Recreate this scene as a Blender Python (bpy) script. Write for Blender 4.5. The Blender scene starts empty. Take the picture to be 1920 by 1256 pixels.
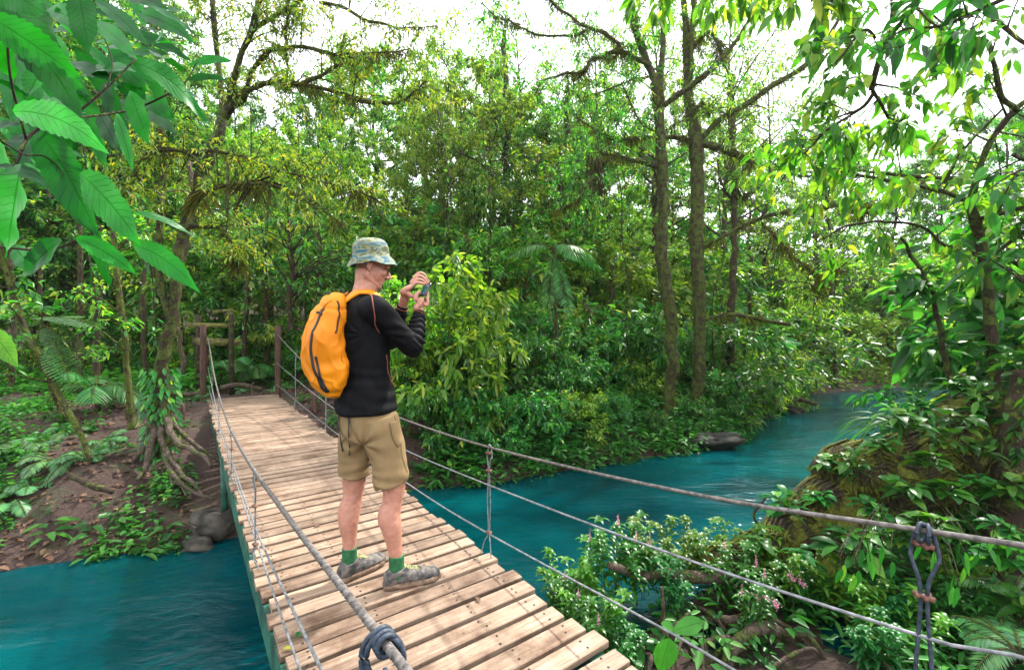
import bpy, math, random
import numpy as np
from mathutils import Vector, Matrix
from mathutils.bvhtree import BVHTree

sc = bpy.context.scene
COL = sc.collection
# ------------------------------------------------------------------ camera
FPX, CX, HY, CAMH = 850.0, 960.0, 613.0, 1.33      # focal length (px of a 1920 wide frame), centre, horizon row, height
cam_d = bpy.data.cameras.new('camera'); cam = bpy.data.objects.new('camera', cam_d); COL.objects.link(cam)
cam.location = (0, 0, CAMH); cam.rotation_euler = (math.radians(90), 0, 0)
cam_d.sensor_width = 36; cam_d.lens = 36*FPX/1920; cam_d.shift_y = -15/1920
cam_d.clip_start = 0.02; cam_d.clip_end = 600
sc.camera = cam
# ------------------------------------------------------------------ light
SUN_AZ, SUN_EL = 42.0, 50.0        # degrees right of the view direction, degrees up
sd = Vector((math.sin(math.radians(SUN_AZ))*math.cos(math.radians(SUN_EL)),
             math.cos(math.radians(SUN_AZ))*math.cos(math.radians(SUN_EL)), math.sin(math.radians(SUN_EL))))
sun_d = bpy.data.lights.new('sun', 'SUN'); sun = bpy.data.objects.new('sun', sun_d); COL.objects.link(sun)
sun_d.energy = 5.0; sun_d.angle = math.radians(2.0); sun_d.color = (1.0, 0.95, 0.86)
sun.rotation_euler = (-sd).to_track_quat('-Z', 'Y').to_euler(); sun.location = (8, 8, 20)
w = bpy.data.worlds.new('World'); sc.world = w; w.use_nodes = True
nt = w.node_tree; nt.nodes.clear()
sky = nt.nodes.new('ShaderNodeTexSky'); sky.sky_type = 'NISHITA'; sky.sun_disc = False
sky.sun_elevation = math.radians(SUN_EL); sky.sun_rotation = math.radians(SUN_AZ)
tc = nt.nodes.new('ShaderNodeTexCoord'); cn = nt.nodes.new('ShaderNodeTexNoise')
cn.inputs['Scale'].default_value = 2.2; cn.inputs['Detail'].default_value = 6
cr = nt.nodes.new('ShaderNodeValToRGB'); cr.color_ramp.elements[0].position = .28; cr.color_ramp.elements[0].color = (.72,.72,.72,1)
cr.color_ramp.elements[1].position = .6
mx = nt.nodes.new('ShaderNodeMix'); mx.data_type = 'RGBA'
mx.inputs['B'].default_value = (13.5, 14.0, 14.5, 1)     # bright thin cloud
bg = nt.nodes.new('ShaderNodeBackground'); bg.inputs['Strength'].default_value = 0.12
wo = nt.nodes.new('ShaderNodeOutputWorld')
L = nt.links
L.new(tc.outputs['Generated'], cn.inputs['Vector']); L.new(cn.outputs['Fac'], cr.inputs['Fac'])
L.new(cr.outputs['Color'], mx.inputs['Factor']); L.new(sky.outputs['Color'], mx.inputs['A'])
L.new(mx.outputs['Result'], bg.inputs['Color']); L.new(bg.outputs['Background'], wo.inputs['Surface'])
sc.view_settings.view_transform = 'Standard'; sc.view_settings.look = 'None'
sc.view_settings.exposure = 1.18; sc.view_settings.gamma = 1.0
sc.render.engine = 'CYCLES'
sc.cycles.max_bounces = 7; sc.cycles.diffuse_bounces = 4; sc.cycles.glossy_bounces = 3; sc.cycles.transmission_bounces = 5
sc.cycles.caustics_reflective = False; sc.cycles.caustics_refractive = False

def P(px, py, d):
    return np.array(((px-CX)/FPX*d, d, CAMH+(HY-py)/FPX*d))
def A(*a): return np.array(a, dtype=float)
def nrm(v):
    v = np.asarray(v, float); n = np.linalg.norm(v, axis=-1, keepdims=True); return v/np.maximum(n, 1e-9)

# ------------------------------------------------------------------ object helpers
def mesh_np(name, V, Q, mats, rnd=None, uv=None, smooth=True, T=None):
    """numpy mesh: V (n,3), Q (m,4) quads, T (k,3) triangles"""
    me = bpy.data.meshes.new(name)
    V = np.ascontiguousarray(V, dtype=np.float32)
    Q = np.asarray(Q if Q is not None else np.zeros((0, 4)), dtype=np.int32).reshape(-1, 4)
    T = np.asarray(T if T is not None else np.zeros((0, 3)), dtype=np.int32).reshape(-1, 3)
    me.vertices.add(len(V)); me.vertices.foreach_set('co', V.ravel())
    idx = np.concatenate([Q.ravel(), T.ravel()])
    me.loops.add(len(idx)); me.loops.foreach_set('vertex_index', idx)
    st = np.concatenate([np.arange(len(Q))*4, len(Q)*4+np.arange(len(T))*3]).astype(np.int32)
    me.polygons.add(len(st)); me.polygons.foreach_set('loop_start', st)
    me.polygons.foreach_set('use_smooth', np.full(len(st), smooth, dtype=bool))
    me.update(calc_edges=True)
    if rnd is not None:
        a = me.attributes.new('rnd', 'FLOAT', 'POINT'); a.data.foreach_set('value', np.asarray(rnd, dtype=np.float32))
    if uv is not None:
        a = me.attributes.new('luv', 'FLOAT_VECTOR', 'POINT'); a.data.foreach_set('vector', np.asarray(uv, dtype=np.float32).ravel())
    for m in (mats if isinstance(mats, (list, tuple)) else [mats]): me.materials.append(m)
    return me
def obj(name, me, parent=None, loc=None):
    o = bpy.data.objects.new(name, me); COL.objects.link(o)
    if parent is not None: o.parent = parent
    if loc is not None: o.location = loc
    return o
def tag(o, label=None, cat=None, group=None, kind=None):
    if label: o['label'] = label
    if cat: o['category'] = cat
    if group: o['group'] = group
    if kind: o['kind'] = kind
    return o
def empty(name, label, cat, loc=(0, 0, 0), group=None):
    o = bpy.data.objects.new(name, None); COL.objects.link(o); o.location = loc; o.empty_display_size = .1
    return tag(o, label, cat, group)
class Geo:
    """collects vertices / faces / attributes in world space; build(parent) subtracts the parent's location"""
    def __init__(s): s.V=[]; s.Q=[]; s.T=[]; s.R=[]; s.U=[]; s.n=0
    def add(s, V, Q=None, T=None, rnd=None, uv=None):
        V = np.asarray(V, float); k = len(V)
        if Q is not None and len(Q): s.Q.append(np.asarray(Q)+s.n)
        if T is not None and len(T): s.T.append(np.asarray(T)+s.n)
        s.V.append(V); s.R.append(np.broadcast_to(np.asarray(.5 if rnd is None else rnd, float), (k,)))
        s.U.append(np.zeros((k, 3)) if uv is None else uv); s.n += k
    def build(s, name, mat, parent=None, smooth=True, label=None):
        V = np.concatenate(s.V); off = np.array(parent.location) if parent is not None else 0
        if parent is not None and parent.parent is not None: off = off+np.array(parent.parent.location)
        me = mesh_np(name, V-off, np.concatenate(s.Q) if s.Q else None, mat, np.concatenate(s.R), np.concatenate(s.U), smooth,
                     np.concatenate(s.T) if s.T else None)
        o = obj(name, me, parent)
        if label: o['label'] = label
        return o

def spline(pts, n):
    """Catmull-Rom through pts (k,c) -> (n,c)"""
    p = np.asarray(pts, float)
    if len(p) == 2: 
        t = np.linspace(0, 1, n)[:, None]; return p[0]*(1-t)+p[1]*t
    p = np.vstack([2*p[0]-p[1], p, 2*p[-1]-p[-2]]); k = len(p)-3
    t = np.linspace(0, k-1e-6, n); i = t.astype(int); f = (t-i)[:, None]
    a, b, c, d = p[i], p[i+1], p[i+2], p[i+3]
    return .5*((2*b)+(-a+c)*f+(2*a-5*b+4*c-d)*f*f+(-a+3*b-3*c+d)*f**3)
def tube(g, pts, rad, k=6, cap=True, rnd=.5, squash=None, ref=None):
    p = np.asarray(pts, float); n = len(p); r = np.broadcast_to(np.asarray(rad, float), (n,)) if np.ndim(rad) < 2 else np.asarray(rad)
    t = nrm(np.gradient(p, axis=0))
    if ref is None:
        ref = A(0, 0, 1) if abs(t[:, 2]).mean() < .8 else A(1, 0, 0)
    ref = np.broadcast_to(np.asarray(ref, float), (n, 3))
    a = nrm(np.cross(t, ref)); b = np.cross(a, t)
    an = np.linspace(0, 2*math.pi, k, endpoint=False)
    if r.ndim == 2: ra, rb = r[:, 0], r[:, 1]
    else: ra = rb = r
    V = p[:, None, :]+a[:, None, :]*(np.cos(an)[None, :, None]*ra[:, None, None])+b[:, None, :]*(np.sin(an)[None, :, None]*rb[:, None, None])
    V = V.reshape(-1, 3)
    i = np.arange(n-1)[:, None]*k; j = np.arange(k)[None, :]; j2 = (j+1) % k
    Q = np.stack([i+j, i+j2, i+k+j2, i+k+j], -1).reshape(-1, 4)
    T = []
    if cap:
        V = np.vstack([V, p[:1], p[-1:]]); c0 = n*k; c1 = c0+1
        jj = np.arange(k); jn = (jj+1) % k
        T = np.vstack([np.stack([np.full(k, c0), jn, jj], -1), np.stack([np.full(k, c1), (n-1)*k+jj, (n-1)*k+jn], -1)])
    g.add(V, Q, T, rnd)
def box(g, c, ax, ay, az, rnd=.5):
    """box with centre c and half-axes vectors"""
    c, ax, ay, az = (np.asarray(v, float) for v in (c, ax, ay, az))
    V = [c+sx*ax+sy*ay+sz*az for sz in (-1, 1) for sy in (-1, 1) for sx in (-1, 1)]
    Q = [(0,2,3,1),(4,5,7,6),(0,1,5,4),(2,6,7,3),(0,4,6,2),(1,3,7,5)]
    g.add(np.array(V), Q, None, rnd)
def ribbon(g, pts, nor, wid, th, rnd=.5):
    p = np.asarray(pts, float); nor = nrm(nor); t = nrm(np.gradient(p, axis=0)); s = nrm(np.cross(t, nor)); n = len(p)
    wd = np.broadcast_to(np.asarray(wid, float), (n,))[:, None]/2
    cs = [p-s*wd-nor*th*.5, p-s*wd*.9+nor*th*.5, p+s*wd*.9+nor*th*.5, p+s*wd-nor*th*.5]
    V = np.stack(cs, 1).reshape(-1, 3); i = np.arange(n-1)[:, None]*4; j = np.arange(4)[None, :]; j2 = (j+1) % 4
    Q = np.stack([i+j, i+j2, i+4+j2, i+4+j], -1).reshape(-1, 4)
    Q = np.vstack([Q, [[0, 3, 2, 1]], [[(n-1)*4+q for q in (0, 1, 2, 3)]]])
    g.add(V, Q, None, rnd)

def noise3(p, seed=0):
    """cheap smooth pseudo-noise, about -1..1"""
    r = np.random.RandomState(seed); out = 0
    for k in range(6):
        d = nrm(r.normal(size=3)); f = 1+r.rand()*1.3
        out = out+np.sin(p@d*f*2.2+r.rand()*6.28+1.3*np.sin(p@nrm(r.normal(size=3))*1.7+r.rand()*6))
    return out/3.2
# ------------------------------------------------------------------ leaves
def leaves(g, pos, dr, up, ln, wd, fold=.25, droop=.25, rnd=None, K=0, serr=0, peak=.42, wavy=0):
    """K=0: light six-vertex leaf.  K>2: K cross sections with midrib, curved along its length"""
    pos = np.atleast_2d(pos).astype(float); n = len(pos); dr = nrm(np.broadcast_to(dr, (n, 3))); up = np.broadcast_to(np.asarray(up, float), (n, 3))
    side = nrm(np.cross(dr, up)+1e-6); up = np.cross(side, dr)
    ln = np.broadcast_to(np.asarray(ln, float), (n,))[:, None]; wd = np.broadcast_to(np.asarray(wd, float), (n,))[:, None]
    droop = np.broadcast_to(np.asarray(droop, float), (n,))[:, None]
    if rnd is None: rnd = np.random.rand(n)
    rnd = np.broadcast_to(rnd, (n,))
    Z = A(0, 0, -1)
    if K == 0:
        def at(t, s): return pos+dr*ln*t+side*wd*s+up*(abs(s)*fold*wd)+Z*(droop*ln*t*t)
        V = np.stack([at(0, 0), at(.3, .46), at(.68, .38), at(.3, -.46), at(.68, -.38), at(1, 0)], 1).reshape(-1, 3)
        b = np.arange(n)[:, None]*6
        Q = np.concatenate([b+[0, 1, 2, 5], b+[0, 5, 4, 3]])
        uv = np.tile([[0,0,0],[1,.3,0],[.8,.7,0],[-1,.3,0],[-.8,.7,0],[0,1,0]], (n, 1))
        g.add(V, Q, None, np.repeat(rnd, 6), uv); return
    ts = np.linspace(0, 1, K); rows = []; uvs = []
    for i, t in enumerate(ts):
        pr = math.sin(math.pi*min(1, t**(math.log(.5)/math.log(peak))))**.8 if 0 < t < 1 else .02
        if t > .8: pr *= 1-(t-.8)*1.2
        se = 1+(serr if i % 2 else -serr)
        c = pos+dr*ln*t*(1-.12*droop*t)+Z*(droop*ln*t*t)
        wv = wd*.5*pr*se
        for s in (-1, 0, 1):
            wz = up*(wavy*wd*abs(s)*np.sin(t*15+rnd[:, None]*40+s*1.7)) if wavy else 0
            rows.append(c+side*wv*s+up*(abs(s)*fold*wv)+wz); uvs.append([s, t, 0])
    V = np.stack(rows, 1).reshape(-1, 3); uv = np.tile(np.array(uvs, float), (n, 1))
    q = []
    for i in range(K-1):
        a = i*3; q += [[a, a+1, a+4, a+3], [a+1, a+2, a+5, a+4]]
    q = np.array(q); Q = (np.arange(n)[:, None, None]*(3*K)+q[None]).reshape(-1, 4)
    g.add(V, Q, None, np.repeat(rnd, 3*K), uv)

# ------------------------------------------------------------------ materials
def newmat(name):
    m = bpy.data.materials.new(name); m.use_nodes = True; t = m.node_tree; t.nodes.clear()
    o = t.nodes.new('ShaderNodeOutputMaterial'); return m, t, o
def N(t, ty, **kw):
    n = t.nodes.new(ty)
    for k, v in kw.items():
        if k in n.inputs.keys(): n.inputs[k].default_value = v
        else: setattr(n, k, v)
    return n
def ramp(t, fac, stops, interp='LINEAR'):
    r = t.nodes.new('ShaderNodeValToRGB'); r.color_ramp.interpolation = interp
    e = r.color_ramp.elements
    while len(e) < len(stops): e.new(.5)
    for k, (p, c) in enumerate(stops): e[k].position = p; e[k].color = (*c, 1)
    t.links.new(fac, r.inputs['Fac']); return r.outputs['Color']
def leaf_mat(name, stops, transl=.38, rough=.4, veins=0, spec=.5, var=.25, hue=.02, tint=(1.35, 1.5, .6)):
    m, t, o = newmat(name); l = t.links
    at = N(t, 'ShaderNodeAttribute', attribute_name='rnd')
    col = ramp(t, at.outputs['Fac'], stops)
    oi = N(t, 'ShaderNodeObjectInfo'); hs = N(t, 'ShaderNodeHueSaturation')
    mr = N(t, 'ShaderNodeMapRange'); mr.inputs['To Min'].default_value = 1-var; mr.inputs['To Max'].default_value = 1+var
    mh = N(t, 'ShaderNodeMapRange'); mh.inputs['To Min'].default_value = .5-hue; mh.inputs['To Max'].default_value = .5+hue
    l.new(oi.outputs['Random'], mr.inputs['Value']); l.new(oi.outputs['Random'], mh.inputs['Value'])
    l.new(mr.outputs[0], hs.inputs['Value']); l.new(mh.outputs[0], hs.inputs['Hue']); l.new(col, hs.inputs['Color'])
    c = hs.outputs['Color']; bumpn = None
    if veins:
        uv = N(t, 'ShaderNodeAttribute', attribute_name='luv'); sx = N(t, 'ShaderNodeSeparateXYZ'); l.new(uv.outputs['Vector'], sx.inputs[0])
        ab = N(t, 'ShaderNodeMath', operation='ABSOLUTE'); l.new(sx.outputs[0], ab.inputs[0])
        mm = N(t, 'ShaderNodeMath', operation='MULTIPLY'); mm.inputs[1].default_value = -.16; l.new(ab.outputs[0], mm.inputs[0])
        ad = N(t, 'ShaderNodeMath', operation='ADD'); l.new(mm.outputs[0], ad.inputs[0]); l.new(sx.outputs[1], ad.inputs[1])
        m2 = N(t, 'ShaderNodeMath', operation='MULTIPLY'); m2.inputs[1].default_value = veins; l.new(ad.outputs[0], m2.inputs[0])
        fr = N(t, 'ShaderNodeMath', operation='PINGPONG'); fr.inputs[1].default_value = 1; l.new(m2.outputs[0], fr.inputs[0])
        r1 = ramp(t, fr.outputs[0], [(0, (1, 1, 1)), (.14, (0, 0, 0))])
        r2 = ramp(t, ab.outputs[0], [(0, (1, 1, 1)), (.07, (0, 0, 0))])
        mxx = N(t, 'ShaderNodeMath', operation='MAXIMUM'); l.new(r1, mxx.inputs[0]); l.new(r2, mxx.inputs[1])
        mi = N(t, 'ShaderNodeMix', data_type='RGBA'); mul = N(t, 'ShaderNodeMath', operation='MULTIPLY'); mul.inputs[1].default_value = .45
        l.new(mxx.outputs[0], mul.inputs[0]); l.new(mul.outputs[0], mi.inputs['Factor']); l.new(c, mi.inputs['A']); mi.inputs['B'].default_value = (.012, .05, .008, 1)
        tcx = N(t, 'ShaderNodeTexCoord'); nz = N(t, 'ShaderNodeTexNoise', Scale=22.0, Detail=4.0); l.new(tcx.outputs['Object'], nz.inputs['Vector'])
        hs2 = N(t, 'ShaderNodeHueSaturation'); mv = N(t, 'ShaderNodeMapRange'); mv.inputs['To Min'].default_value = .55; mv.inputs['To Max'].default_value = 1.45
        l.new(nz.outputs['Fac'], mv.inputs['Value']); l.new(mv.outputs[0], hs2.inputs['Value']); l.new(mi.outputs['Result'], hs2.inputs['Color'])
        c = hs2.outputs['Color']
        bumpn = N(t, 'ShaderNodeBump', Strength=.5, Distance=.004, invert=True); l.new(mxx.outputs[0], bumpn.inputs['Height'])
    pb = N(t, 'ShaderNodeBsdfPrincipled', Roughness=rough); pb.inputs['Specular IOR Level'].default_value = spec
    l.new(c, pb.inputs['Base Color'])
    tr = N(t, 'ShaderNodeBsdfTranslucent'); tm = N(t, 'ShaderNodeMix', data_type='RGBA', blend_type='MULTIPLY'); tm.inputs['Factor'].default_value = 1
    tm.inputs['B'].default_value = (*tint, 1); l.new(c, tm.inputs['A']); l.new(tm.outputs['Result'], tr.inputs['Color'])
    if bumpn: l.new(bumpn.outputs[0], pb.inputs['Normal'])
    ms = N(t, 'ShaderNodeMixShader', Fac=transl); l.new(pb.outputs[0], ms.inputs[1]); l.new(tr.outputs[0], ms.inputs[2])
    l.new(ms.outputs[0], o.inputs['Surface']); return m
def solid(name, col, rough=.6, spec=.4, noise=0, scale=40, bump=0, metal=0, col2=None, detail=5, stretch=None, sheen=0):
    m, t, o = newmat(name); l = t.links
    pb = N(t, 'ShaderNodeBsdfPrincipled', Roughness=rough, Metallic=metal); pb.inputs['Specular IOR Level'].default_value = spec
    if sheen: pb.inputs['Sheen Weight'].default_value = sheen
    tcx = N(t, 'ShaderNodeTexCoord'); src = tcx.outputs['Object']
    if stretch:
        mp = N(t, 'ShaderNodeMapping'); mp.inputs['Scale'].default_value = stretch; l.new(src, mp.inputs['Vector']); src = mp.outputs[0]
    nz = N(t, 'ShaderNodeTexNoise', Scale=float(scale), Detail=float(detail)); l.new(src, nz.inputs['Vector'])
    if col2 is None: col2 = tuple(min(1, c*(1+noise)) for c in col); col1 = tuple(c*(1-noise) for c in col)
    else: col1 = col
    l.new(ramp(t, nz.outputs['Fac'], [(.35, col1), (.65, col2)]), pb.inputs['Base Color'])
    if bump:
        b = N(t, 'ShaderNodeBump', Strength=bump, Distance=.01); l.new(nz.outputs['Fac'], b.inputs['Height']); l.new(b.outputs[0], pb.inputs['Normal'])
    l.new(pb.outputs[0], o.inputs['Surface']); return m
def bark_mat(name, bark, bark2, moss, mossamt=.5, scale=9):
    m, t, o = newmat(name); l = t.links
    pb = N(t, 'ShaderNodeBsdfPrincipled', Roughness=.85); pb.inputs['Specular IOR Level'].default_value = .25
    tcx = N(t, 'ShaderNodeTexCoord')
    mp = N(t, 'ShaderNodeMapping'); mp.inputs['Scale'].default_value = (1, 1, .3); l.new(tcx.outputs['Object'], mp.inputs['Vector'])
    n1 = N(t, 'ShaderNodeTexNoise', Scale=scale*4.0, Detail=7.0, Roughness=.7); l.new(mp.outputs[0], n1.inputs['Vector'])
    n2 = N(t, 'ShaderNodeTexNoise', Scale=scale*1.0, Detail=6.0, Roughness=.7); l.new(tcx.outputs['Object'], n2.inputs['Vector'])
    c1 = ramp(t, n1.outputs['Fac'], [(.35, bark), (.65, bark2)])
    n3 = N(t, 'ShaderNodeTexNoise', Scale=90.0, Detail=3.0); l.new(tcx.outputs['Object'], n3.inputs['Vector'])
    c2 = ramp(t, n3.outputs['Fac'], [(.35, tuple(x*.45 for x in moss)), (.65, tuple(min(1, x*1.5) for x in moss))])
    f = ramp(t, n2.outputs['Fac'], [(.62-mossamt*.3, (0, 0, 0)), (.7-mossamt*.3, (1, 1, 1))])
    mi = N(t, 'ShaderNodeMix', data_type='RGBA'); l.new(f, mi.inputs['Factor']); l.new(c1, mi.inputs['A']); l.new(c2, mi.inputs['B'])
    l.new(mi.outputs['Result'], pb.inputs['Base Color'])
    b = N(t, 'ShaderNodeBump', Strength=.9, Distance=.02); ad = N(t, 'ShaderNodeMath', operation='ADD')
    l.new(n1.outputs['Fac'], ad.inputs[0]); l.new(f, ad.inputs[1]); l.new(ad.outputs[0], b.inputs['Height']); l.new(b.outputs[0], pb.inputs['Normal'])
    l.new(pb.outputs[0], o.inputs['Surface']); return m

G = {}
G['forest'] = leaf_mat('forest_leaf', [(0, (.012,.065,.012)), (.35, (.034,.15,.020)), (.75, (.09,.26,.030)), (.92, (.20,.34,.04)), (1, (.36,.38,.06))], .55, .33)
G['light'] = leaf_mat('light_leaf', [(0, (.03,.12,.012)), (.5, (.11,.25,.022)), (.85, (.25,.38,.04)), (1, (.42,.42,.06))], .56, .35)
G['yellow'] = leaf_mat('yellow_leaf', [(0, (.045,.12,.015)), (.35, (.10,.21,.02)), (.65, (.20,.31,.025)), (.9, (.36,.38,.025)), (1, (.46,.33,.02))], .5, .45, hue=.008, tint=(1.2, 1.25, .5))
G['bank'] = leaf_mat('bank_leaf', [(0, (.010,.055,.010)), (.4, (.022,.14,.024)), (.8, (.06,.24,.038)), (.95, (.15,.31,.05)), (1, (.30,.36,.06))], .48, .34, spec=.35)
G['big'] = leaf_mat('big_leaf', [(0, (.004,.038,.006)), (.5, (.007,.092,.010)), (1, (.022,.18,.014))], .40, .38, veins=24, spec=.14, tint=(1.1,2.0,.25), var=.1)
G['broad'] = leaf_mat('broad_leaf', [(0, (.012,.065,.012)), (.5, (.028,.13,.016)), (.9, (.06,.20,.02)), (1, (.16,.28,.03))], .42, .36, veins=20, spec=.3)
G['broadlight'] = leaf_mat('broad_light_leaf', [(0, (.03,.12,.012)), (.5, (.07,.19,.016)), (.85, (.15,.27,.02)), (1, (.3,.33,.03))], .55, .38, veins=20, spec=.3)
G['fern'] = leaf_mat('fern_leaf', [(0, (.03,.11,.04)), (.5, (.05,.17,.05)), (1, (.10,.25,.06))], .35, .4)
G['palm'] = leaf_mat('palm_leaf', [(0, (.012,.08,.016)), (.5, (.03,.15,.025)), (1, (.09,.26,.05))], .4, .42, spec=.3)
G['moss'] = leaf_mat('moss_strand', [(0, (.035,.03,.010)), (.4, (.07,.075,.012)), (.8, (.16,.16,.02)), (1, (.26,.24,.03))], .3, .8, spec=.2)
G['litter'] = leaf_mat('dead_leaf', [(0, (.045,.022,.012)), (.6, (.10,.05,.028)), (.9, (.2,.12,.06)), (1, (.38,.26,.06))], .1, .6, spec=.3)
G['pink'] = leaf_mat('pink_petal', [(0, (.5,.16,.28)), (1, (.75,.4,.5))], .4, .6, tint=(1, 1, 1))
M = {}
M['bark'] = bark_mat('bark_mossy', (.010,.0065,.004), (.052,.032,.019), (.050,.066,.010), .62)
M['bark_fallen'] = bark_mat('bark_fallen', (.012,.008,.006), (.06,.042,.026), (.11,.115,.014), .6, 5)
M['bark_dark'] = bark_mat('bark_dark', (.010,.007,.004), (.05,.031,.018), (.07,.085,.015), .35)
M['bark_green'] = bark_mat('bark_green', (.02,.014,.009), (.075,.052,.034), (.065,.08,.012), .7)
M['root'] = bark_mat('root_bark', (.03,.020,.015), (.12,.085,.065), (.06,.07,.015), .4)
# ------------------------------------------------------------------ terrain and river
WZ = -0.95
RIVER = np.array([(-60,5),(-12,4.4),(-6.6,4.05),(-4.84,4.2),(-4.1,4.5),(-3.4,4.6),(-2.7,5.1),(-1.9,6.0),(-1.22,6.45),(-.23,6.6),(1.7,7.6),(3.3,8.3),(4.6,9.0),(5.2,10.2),(7.6,12.4),
   (9.6,15.2),(15,17.2),(24,20),(60,27),(60,16),(24,11),(14,8.6),(9,6.9),(6.8,5.9),(4.6,5.3),(2.9,4.7),(2.0,4.15),(1.1,3.55),(.55,3.0),(.9,1.6),(1.6,-6),(-60,-6)], float)
def river_sd(x, y):
    """signed distance to the river's edge, positive on land"""
    p = np.stack([x, y], -1); a = RIVER; b = np.roll(RIVER, -1, 0); best = np.full(x.shape, 1e9); ins = np.zeros(x.shape, bool)
    for q, r in zip(a, b):
        d = r-q; t = np.clip(((p-q)@d)/(d@d), 0, 1); best = np.minimum(best, np.linalg.norm(p-q-t[..., None]*d, axis=-1))
        c = (q[1] > y) != (r[1] > y)
        with np.errstate(divide='ignore', invalid='ignore'):
            ins ^= c & (x < (r[0]-q[0])*(y-q[1])/(r[1]-q[1]+1e-12)+q[0])
    return np.where(ins, -best, best)
def ground(x, y):
    x = np.asarray(x, float); y = np.asarray(y, float); s = river_sd(x, y)
    p = np.stack([x, y, 0*x], -1)
    n = noise3(p*1.1, 3)*.10+noise3(p*3.1, 4)*.035
    land = np.where(s < 3.6, 1.0*(1-np.exp(-np.maximum(s, 0)/1.9))/(1-math.exp(-3.6/1.9)), 1.0)+np.maximum(s-4.5, 0)*.035+np.maximum(s-14, 0)*.16
    near = (y < 5.2) & (x > .3)
    land = np.where(near, np.minimum(land, .03+.03*s), land)
    z = np.where(s > 0, WZ-.02+land+n*np.clip(s*1.2, .15, 1), WZ-.02+np.maximum(s*.9, -1.0)+n*.3)
    # level path where the bridge lands
    ex, ey = -5.2, 8.9; dd = np.hypot(x-ex, y-ey-.5); k = np.clip(1.5-dd/1.6, 0, 1)
    return z*(1-k)+(-.06+n*.25)*k
def gz(x, y): return float(ground(np.array([x]), np.array([y]))[0])
def axis(lo, hi, c0, c1, st, n):
    a = np.arange(c0, c1, st); l = c0-(np.geomspace(1, 1+c0-lo, n)-1)[1:][::-1]; h = c1+(np.geomspace(1, 1+hi-c1, n)-1); return np.concatenate([l, a, h])
xs = axis(-140, 140, -9, 11, .11, 34); ys = axis(-30, 160, 1.5, 15, .11, 34)
X, Y = np.meshgrid(xs, ys); Zt = ground(X.ravel(), Y.ravel())
nx, ny = len(xs), len(ys); i = np.arange(ny-1)[:, None]*nx; j = np.arange(nx-1)[None, :]
Qt = np.stack([i+j, i+j+1, i+nx+j+1, i+nx+j], -1).reshape(-1, 4)
m, t, o = newmat('soil'); l = t.links
pb = N(t, 'ShaderNodeBsdfPrincipled', Roughness=.9); tcx = N(t, 'ShaderNodeTexCoord')
n1 = N(t, 'ShaderNodeTexNoise', Scale=1.3, Detail=9.0, Roughness=.7); n2 = N(t, 'ShaderNodeTexNoise', Scale=28.0, Detail=6.0, Roughness=.75)
l.new(tcx.outputs['Object'], n1.inputs['Vector']); l.new(tcx.outputs['Object'], n2.inputs['Vector'])
ca = ramp(t, n2.outputs['Fac'], [(.3, (.013, .006, .004)), (.55, (.048, .023, .016)), (.75, (.11, .062, .046))])
cb = ramp(t, n2.outputs['Fac'], [(.3, (.018, .028, .008)), (.7, (.07, .085, .02))])
mi = N(t, 'ShaderNodeMix', data_type='RGBA'); f = ramp(t, n1.outputs['Fac'], [(.53, (0, 0, 0)), (.66, (.8, .8, .8))])
l.new(f, mi.inputs['Factor']); l.new(ca, mi.inputs['A']); l.new(cb, mi.inputs['B']); l.new(mi.outputs['Result'], pb.inputs['Base Color'])
b = N(t, 'ShaderNodeBump', Strength=1.0, Distance=.04); l.new(n2.outputs['Fac'], b.inputs['Height']); l.new(b.outputs[0], pb.inputs['Normal'])
l.new(pb.outputs[0], o.inputs['Surface']); M['soil'] = m
tag(obj('ground', mesh_np('ground', np.stack([X.ravel(), Y.ravel(), Zt], -1), Qt, m)), 'reddish brown forest soil banks on both sides of the blue river', kind='structure')

m, t, o = newmat('river_water'); l = t.links
pb = N(t, 'ShaderNodeBsdfPrincipled', Roughness=.05, IOR=1.33); pb.inputs['Specular IOR Level'].default_value = .36
tcx = N(t, 'ShaderNodeTexCoord')
mp = N(t, 'ShaderNodeMapping'); mp.inputs['Rotation'].default_value = (0, 0, math.radians(-35)); mp.inputs['Scale'].default_value = (.75, 1.5, 1); l.new(tcx.outputs['Object'], mp.inputs['Vector'])
n1 = N(t, 'ShaderNodeTexNoise', Scale=1.6, Detail=3.0, Roughness=.5, Distortion=.5); n2 = N(t, 'ShaderNodeTexNoise', Scale=7.0, Detail=5.0, Roughness=.62, Distortion=.5)
n3 = N(t, 'ShaderNodeTexNoise', Scale=.35, Detail=3.0)
for n_ in (n1, n2, n3): l.new(mp.outputs[0], n_.inputs['Vector'])
l.new(ramp(t, n3.outputs['Fac'], [(.35, (.0, .016, .023)), (.65, (.0, .056, .062))]), pb.inputs['Base Color'])
n4 = N(t, 'ShaderNodeTexNoise', Scale=.55, Detail=2.0); l.new(mp.outputs[0], n4.inputs['Vector']); mk = N(t, 'ShaderNodeMath', operation='MULTIPLY'); l.new(ramp(t, n4.outputs['Fac'], [(.42, (.25, .25, .25)), (.62, (1.6, 1.6, 1.6))]), mk.inputs[0]); l.new(n2.outputs['Fac'], mk.inputs[1])
m1 = N(t, 'ShaderNodeMath', operation='MULTIPLY_ADD'); m1.inputs[1].default_value = .42; l.new(mk.outputs[0], m1.inputs[0]); l.new(n1.outputs['Fac'], m1.inputs[2])
b = N(t, 'ShaderNodeBump', Strength=.38, Distance=.10); l.new(m1.outputs[0], b.inputs['Height']); l.new(b.outputs[0], pb.inputs['Normal'])
l.new(pb.outputs[0], o.inputs['Surface']); M['water'] = m
xs = np.linspace(-70, 70, 30); ys = np.linspace(-10, 60, 20); X, Y = np.meshgrid(xs, ys)
i = np.arange(19)[:, None]*30; j = np.arange(29)[None, :]
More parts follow.
